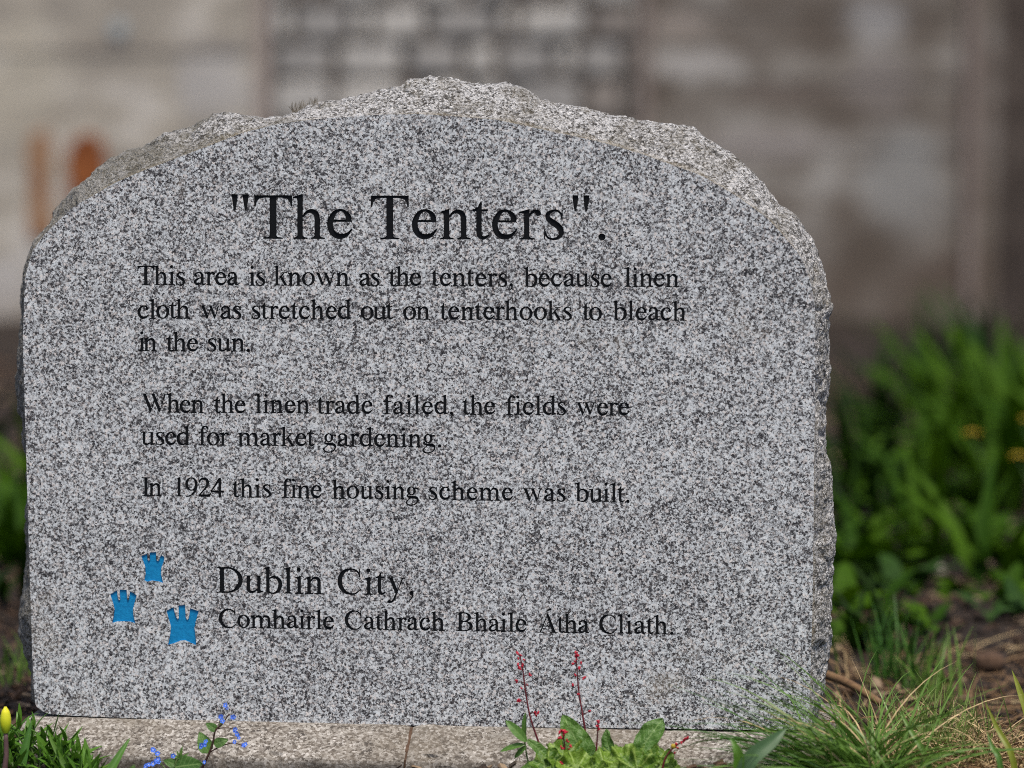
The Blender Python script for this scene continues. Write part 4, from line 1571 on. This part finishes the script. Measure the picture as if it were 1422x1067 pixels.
# ------------------------------------------------------------------ tulip bud
tb = onY(8, 1018, -0.150)
ft = gbase(4, 1085, -0.150)
tu = thing('tulip', 'single closed yellow green tulip bud on a brown stem at the left edge', 'flower', ft)
v, f = tube([(0, 0, 0), tuple((tb - ft) * .5 + Vector((.002, 0, 0))), tuple(tb - ft)], (.0034, .0026), 8, 4)
link('stem', pyd('stem', v, f, M['purplestem'], True), tu)
for k in range(3):
    vs, fs, uvs = [], [], []
    H = .0295
    for j in range(13):
        t = j / 12
        r = .0058 * (math.sin(math.pi * min(1, .12 + t * .80)) ** .75) * (1 - .15 * t) * (1 - max(0, t - .85) * 4.5) + .0004
        for i in range(9):
            a_ = k * 2.094 + (i / 8 - .5) * 2.75 * (1 - .35 * t * t)
            rr_ = r * (1 + .07 * math.cos((i / 8 - .5) * 3.1) - .03 * (i in (0, 8)))
            vs.append((rr_ * math.cos(a_), rr_ * math.sin(a_), t * H))
    for j in range(12):
        for i in range(8):
            q = j * 9 + i
            fs.append((q, q + 1, q + 10, q + 9))
    link('petal', pyd('petal', vs, fs, M['tulip'], True), tu, tb - ft)
link('leaf', leaf_mesh('leaf', .10, .017, M['strap'], .25, .45, 4, 12, 'strap', seed=2), tu, onY(24, 1085, -0.142) - ft,
     aim(onY(44, 1000, -0.130) - onY(24, 1085, -0.142), (.3, -1, .3)), .68)
link('leaf', leaf_mesh('leaf', .075, .006, M['grass'], .9, .3, 2, 10, 'strap', seed=3, droop=.4), tu, onY(102, 1082, -0.150) - ft,
     aim(Vector((-0.630, .1, .9)), (0, -1, .2)), 1.0)
link('leaf', leaf_mesh('leaf', .055, .010, M['strap'], .2, .45, 4, 10, 'strap', seed=6), tu, onY(146, 1084, -0.150) - ft,
     aim(onY(176, 1030, -0.130) - onY(146, 1084, -0.150), (0, -1, .3)), 1.0)
link('leaf', leaf_mesh('leaf', .035, .009, M['strapgrey'], 1.4, .3, 4, 10, 'strap', seed=7), tu, onY(125, 1088, -0.150) - ft,
     aim(onY(128, 1050, -0.140) - onY(125, 1088, -0.150), (0, -1, .3)), 1.0)


# ------------------------------------------------------------------ blue forget-me-not like plant
def blue_flower_mesh():
    vs, fs, mi = [], [], []
    for k in range(5):
        a = 2 * math.pi * k / 5
        ca, sa = math.cos(a), math.sin(a)
        o_ = len(vs)
        vs.append((0, 0, 0))
        for r, w_ in ((.42, -.30), (.85, -.40), (1.08, 0), (.85, .40), (.42, .30)):
            x, y = r * ca - w_ * sa, r * sa + w_ * ca
            vs.append((x * .0033, y * .0033, .0003 + .0007 * r))
        fs.append(tuple(range(o_, o_ + 6)))
        mi.append(0)
    o_ = len(vs)
    for k in range(6):
        a = math.pi * k / 3
        vs.append((.0007 * math.cos(a), .0007 * math.sin(a), .0009))
    fs.append(tuple(range(o_, o_ + 6)))
    mi.append(1)
    return pyd('flower', vs, fs, [M['petalblue'], M['petaleye']], False, None, mi)


BF = blue_flower_mesh()
rf_ = random.Random(9)
YB = -.105
fm = thing('blue_flowered_plant', 'sky blue flowered sprig with dark branching stem before the left slab', 'flower', gbase(274, 1082, YB))


def stems(t, specs, m, Y):
    for pts, r in specs:
        P = [onY(x, y, Y + (p_[0] if (p_ := rest) else 0)) if rest else onY(x, y, Y) for (x, y, *rest) in pts]
        v, f = tube([tuple(q - t.location) for q in P], r, 5, 4)
        link('stem', pyd('stem', v, f, m, True), t)


stems(fm, [([(272, 1086), (283, 1062), (291, 1045), (296, 1030), (299, 1015), (309, 1005), (318, 992)], (.0016, .0008)),
           ([(291, 1045), (308, 1036), (325, 1032), (338, 1036)], (.0009, .0006)),
           ([(301, 1012), (315, 1011), (327, 1014), (333, 1025)], (.0007, .0005)),
           ([(309, 1005), (309, 994)], (.0006, .0004)), ([(306, 1000), (303, 1008)], (.0006, .0004))], M['darkstem'], YB)
for (x, y, n_) in ((306, 996, 3), (309, 1000, 2), (324, 997, 2), (312, 981, 1), (316, 985, 1), (326, 1014, 3), (329, 1019, 2), (331, 1025, 1), (325, 1031, 1), (340, 1034, 3),
                   (280, 1036, 2), (286, 1031, 2), (284, 1034, 2), (284, 1060, 1)):
    for k in range(n_):
        p = onY(x + rf_.uniform(-1.8, 1.8), y + rf_.uniform(-1.8, 1.8), YB - .008 - rf_.uniform(0, .004))
        d = Vector((rf_.uniform(-.5, .5), -1, rf_.uniform(-.1, .6)))
        link('flower', BF, fm, p - fm.location, d.to_track_quat('Z', 'Y').to_euler(), rf_.uniform(.62, .9))


def put_leaf(t, me, x0, y0, x1, y1, Y, scale_len, dY=0.0, face=(0, -1, .35)):
    """leaf whose base and tip are given in view at the plane Y (tip dY further)"""
    a_, b_ = onY(x0, y0, Y), onY(x1, y1, Y + dY)
    zs = [v.co.z for v in me.vertices]
    s = (b_ - a_).length / (max(zs))
    return link('leaf', me, t, a_ - t.location, aim(b_ - a_, face), s)


hl = [leaf_mesh('leaf', .025, .016, M['heartleaf'], .25, .12, 6, 10, 'heart', seed=i, crink=.06) for i in range(3)]
put_leaf(fm, hl[0], 290, 1046, 276, 1016, YB, 1, .005)
put_leaf(fm, hl[1], 297, 1034, 317, 1027, YB, 1)
put_leaf(fm, hl[2], 301, 1014, 285, 1004, YB, 1)
put_leaf(fm, leaf_mesh('leaf', .02, .008, M['heartleaf'], .3, .3, 4, 8, 'oval', seed=5), 305, 1010, 310, 1000, YB, 1)

fm2 = thing('blue_flowered_plant', 'lower sprig of sky blue flowers with broad green leaves left of the dark branching one', 'flower', gbase(236, 1085, -.125))
stems(fm2, [([(236, 1085), (240, 1070), (246, 1055), (250, 1045)], (.0014, .0008)), ([(238, 1078), (226, 1064), (216, 1058)], (.0009, .0006)),
            ([(226, 1064), (217, 1050), (216, 1042), (222, 1042)], (.0007, .0004))], M['greenstem'], -.125)
for (x, y, n_) in ((214, 1042, 2), (220, 1045, 2), (241, 1049, 2), (213, 1060, 3), (218, 1058, 3), (221, 1056, 2), (203, 1064, 3), (208, 1063, 1)):
    for k in range(n_):
        p = onY(x + rf_.uniform(-1.8, 1.8), y + rf_.uniform(-1.8, 1.8), -.135)
        d = Vector((rf_.uniform(-.5, .5), -1, rf_.uniform(-.1, .6)))
        link('flower', BF, fm2, p - fm2.location, d.to_track_quat('Z', 'Y').to_euler(), rf_.uniform(.62, .9))
put_leaf(fm2, hl[0], 240, 1066, 280, 1060, -.125, 1, -.01)
put_leaf(fm2, hl[1], 245, 1062, 226, 1056, -.125, 1)
sm = leaf_mesh('leaf', .02, .005, M['plainleaf'], .2, .3, 2, 6, 'lance', seed=5)
for tx, ty in ((253, 1036), (245, 1042), (262, 1046), (236, 1046), (258, 1050), (248, 1050)):
    put_leaf(fm2, sm, 250, 1054, tx, ty, -.125, 1)
put_leaf(fm2, hl[2], 180, 1082, 186, 1062, -.25, 1)

# ------------------------------------------------------------------ plants in front of the right slab
YC = -.095
hb = thing('coral_bell_plant', 'plant with ruffled lime green leaves and thin red stems of crimson bells before the stone', 'flower', gbase(790, 1086, YC))
bell_v, bell_f = [], []
for j, (r, z_) in enumerate(((.0004, .0030), (.0013, .0024), (.0017, .0010), (.0014, -.0006), (.0018, -.0020))):
    for k in range(7):
        a_ = 2 * math.pi * k / 7
        bell_v.append((r * math.cos(a_), r * math.sin(a_), z_))
for j in range(4):
    for k in range(7):
        a_, b_ = j * 7 + k, j * 7 + (k + 1) % 7
        bell_f.append((a_, a_ + 7, b_ + 7, b_))
bell_f.append(tuple(range(7)))
bell_f.append(tuple(range(28, 35))[::-1])
BELL = pyd('bell', bell_v, bell_f, M['redflower'], True)
rh = random.Random(19)


def spike(pts, bells, Y, r=(.0013, .0006)):
    P = [onY(x, y, Y) for x, y in pts]
    v, f = tube([tuple(q - hb.location) for q in P], r, 6, 4)
    st = link('flower_stem', pyd('flower_stem', v, f, M['redstem'], True), hb)
    C = catmull(pts, 8)
    for (x, y, n_) in bells:
        k = min(C, key=lambda c: abs(c[1] - (y + 3)))
        a_, b_ = onY(k[0], k[1], Y), onY(x, y, Y - .003)
        v, f = tube([tuple(a_ - hb.location), tuple(a_.lerp(b_, .6) + Vector((0, 0, .001)) - hb.location), tuple(b_ - hb.location)], .0003, 4, 2)
        link('stalklet', pyd('stalklet', v, f, M['redstem'], True), st)
        for q in range(n_):
            p = onY(x + rh.uniform(-1.6, 1.6) * (n_ > 1), y + rh.uniform(-1.6, 1.6) * (n_ > 1), Y - .004 - rh.uniform(0, .003))
            link('bell', BELL, st, p - hb.location, Euler((rh.gauss(0, .5), rh.gauss(0, .6), rh.uniform(0, 6))), rh.uniform(.5, .85))


# crop coordinates -> photo: x = 560 + X*.3094, y = 820 + Y*.3094
def cp(X, Y):
    return 560 + X * .3094, 820 + Y * .3094


def bl(lst):
    return [(*cp(X, Y), n_) for X, Y, n_ in lst]


spike([(762, 1074)] + [cp(*q) for q in ((610, 690), (570, 570), (548, 450), (538, 370), (525, 300), (513, 280))],
      bl([(513, 282, 2), (516, 306, 1), (528, 292, 1), (542, 312, 1), (535, 338, 3), (515, 333, 1), (525, 355, 2), (518, 348, 1), (567, 378, 1), (571, 382, 1), (512, 407, 2), (556, 425, 1), (530, 440, 1),
          (517, 495, 2), (523, 498, 1), (590, 550, 1), (605, 550, 1), (597, 562, 2)]), YC + .02)
spike([(817, 1074)] + [cp(*q) for q in ((820, 660), (805, 560), (790, 470), (782, 390), (778, 330), (776, 290))],
      bl([(776, 283, 2), (772, 295, 1), (784, 296, 2), (778, 310, 1), (762, 330, 1), (798, 327, 1), (772, 320, 1), (788, 350, 2), (772, 381, 1), (812, 392, 3), (760, 424, 2), (782, 466, 2), (840, 546, 2)]), YC + .02)
spike([(790, 1080)] + [cp(*q) for q in ((728, 760), (724, 700), (718, 650), (715, 628))],
      bl([(712, 628, 2), (722, 632, 2), (702, 640, 2), (731, 640, 2), (716, 648, 2), (700, 660, 2), (736, 675, 2), (710, 662, 2), (750, 700, 2), (712, 706, 2), (745, 712, 1), (712, 775, 2)]), YC - .012)
spike([(829, 1080)] + [cp(*q) for q in ((864, 760), (868, 700), (872, 640), (872, 590))],
      bl([(870, 588, 2), (876, 594, 2), (873, 604, 2), (876, 614, 2), (877, 625, 1)]), YC)
spike([(918, 1080)] + [cp(*q) for q in ((1172, 765), (1200, 720), (1235, 690), (1275, 668))],
      bl([(1275, 668, 3), (1265, 672, 2), (1255, 676, 2), (1243, 686, 2), (1228, 692, 2), (1232, 708, 1), (1218, 730, 1), (1222, 700, 1)]), YC - .01)
ob = pyd('orange_bud', *noisy_box(.0052, .0052, .0052, .0002, 3, rh, .4), M['orange'], True)
link('orange_bud', ob, hb, onY(*cp(1212, 700), YC - .016) - hb.location)
ruf = [ruffled_mesh('ruffled_leaf', .023, M['lime'], i, 7, .20) for i in range(4)]
for (x, y, Y, s, tx) in ((785, 1052, YC, 1.15, -.7), (762, 1066, YC - .015, 1.0, -.9), (800, 1068, YC - .02, 1.0, -1.0), (840, 1063, YC - .012, 1.0, -.7), (868, 1060, YC - .01, 1.1, -.9),
                        (895, 1056, YC, 1.0, -.6), (912, 1062, YC - .005, 1.1, -.9), (852, 1049, YC + .005, .7, -.5), (885, 1070, YC - .02, 1.1, -1.1), (925, 1072, YC - .01, .9, -.8),
                        (825, 1076, YC - .02, .9, -1.0), (778, 1078, YC - .02, .9, -1.2)):
    e = Euler((-tx * -1.0 * -1, rh.uniform(-.35, .35), 0))
    Mx = Matrix.Rotation(rh.uniform(-.4, .4), 3, 'Y') @ Matrix.Rotation(abs(tx), 3, 'X') @ Matrix.Rotation(rh.uniform(0, 6.28), 3, 'Z')
    link('ruffled_leaf', rh.choice(ruf), hb, onY(x, y, Y) - hb.location, Mx.to_euler(), s * rh.uniform(.85, 1.05))

bp = thing('crinkled_leaf_plant', 'plant with three large crinkled dark green leaves standing behind the ruffled lime ones', 'plant', gbase(830, 1086, YC + .008))
for (x0, y0, x1, y1, W, sd_, sp, face) in ((826, 1078, 781, 992, .031, 1, 'oval', (.15, -1, .15)), (852, 1076, 838, 1012, .028, 2, 'oval', (-.5, -1, .2)),
                                     (862, 1082, 918, 996, .024, 3, 'spoon', (-.35, -1, .15))):
    me = leaf_mesh('leaf', .075, W, M['crinkle'], .22, .18, 10, 30, sp, .10, .05, sd_)
    put_leaf(bp, me, x0, y0, x1, y1, YC + .004, 1, .012, face)

sp_ = thing('young_shoot', 'pale green shoot with smooth oval leaves at the left of the crinkled leaf plant', 'plant', gbase(742, 1086, YC + .004))
stems(sp_, [([(745, 1086), (734, 1060), (730, 1040), (728, 1022)], (.0012, .0008))], M['greenstem'], YC)
pl_ = [leaf_mesh('leaf', .03, W_, M['plainleaf'], .3, .3, 6, 12, 'oval', .03, .03, i) for i, W_ in enumerate((.010, .008, .009, .011))]
put_leaf(sp_, pl_[0], 731, 1030, 703, 1000, YC - .004, 1, 0, (.3, -1, .3))
put_leaf(sp_, pl_[1], 729, 1024, 727, 990, YC, 1, 0, (-.7, -1, .1))
put_leaf(sp_, pl_[1], 729, 1034, 693, 1041, YC - .004, 1, 0, (.2, -.8, 1))
put_leaf(sp_, pl_[2], 731, 1036, 713, 1053, YC - .004, 1, 0, (.2, -.8, .6))
put_leaf(sp_, leaf_mesh('leaf', .05, .014, M['crinkle'], .5, .2, 8, 20, 'oval', .08, .05, 8), 732, 1028, 776, 1060, YC - .006, 1, 0, (.3, -1, .6))
put_leaf(sp_, leaf_mesh('leaf', .05, .022, M['crinkle'], .5, .2, 8, 20, 'oval', .08, .05, 9), 772, 1066, 722, 1062, YC - .01, 1, 0, (0, -.9, .8))
put_leaf(sp_, leaf_mesh('leaf', .04, .018, M['crinkle'], .5, .2, 8, 20, 'oval', .08, .05, 10), 764, 1078, 712, 1076, YC - .02, 1, 0, (0, -.9, .6))
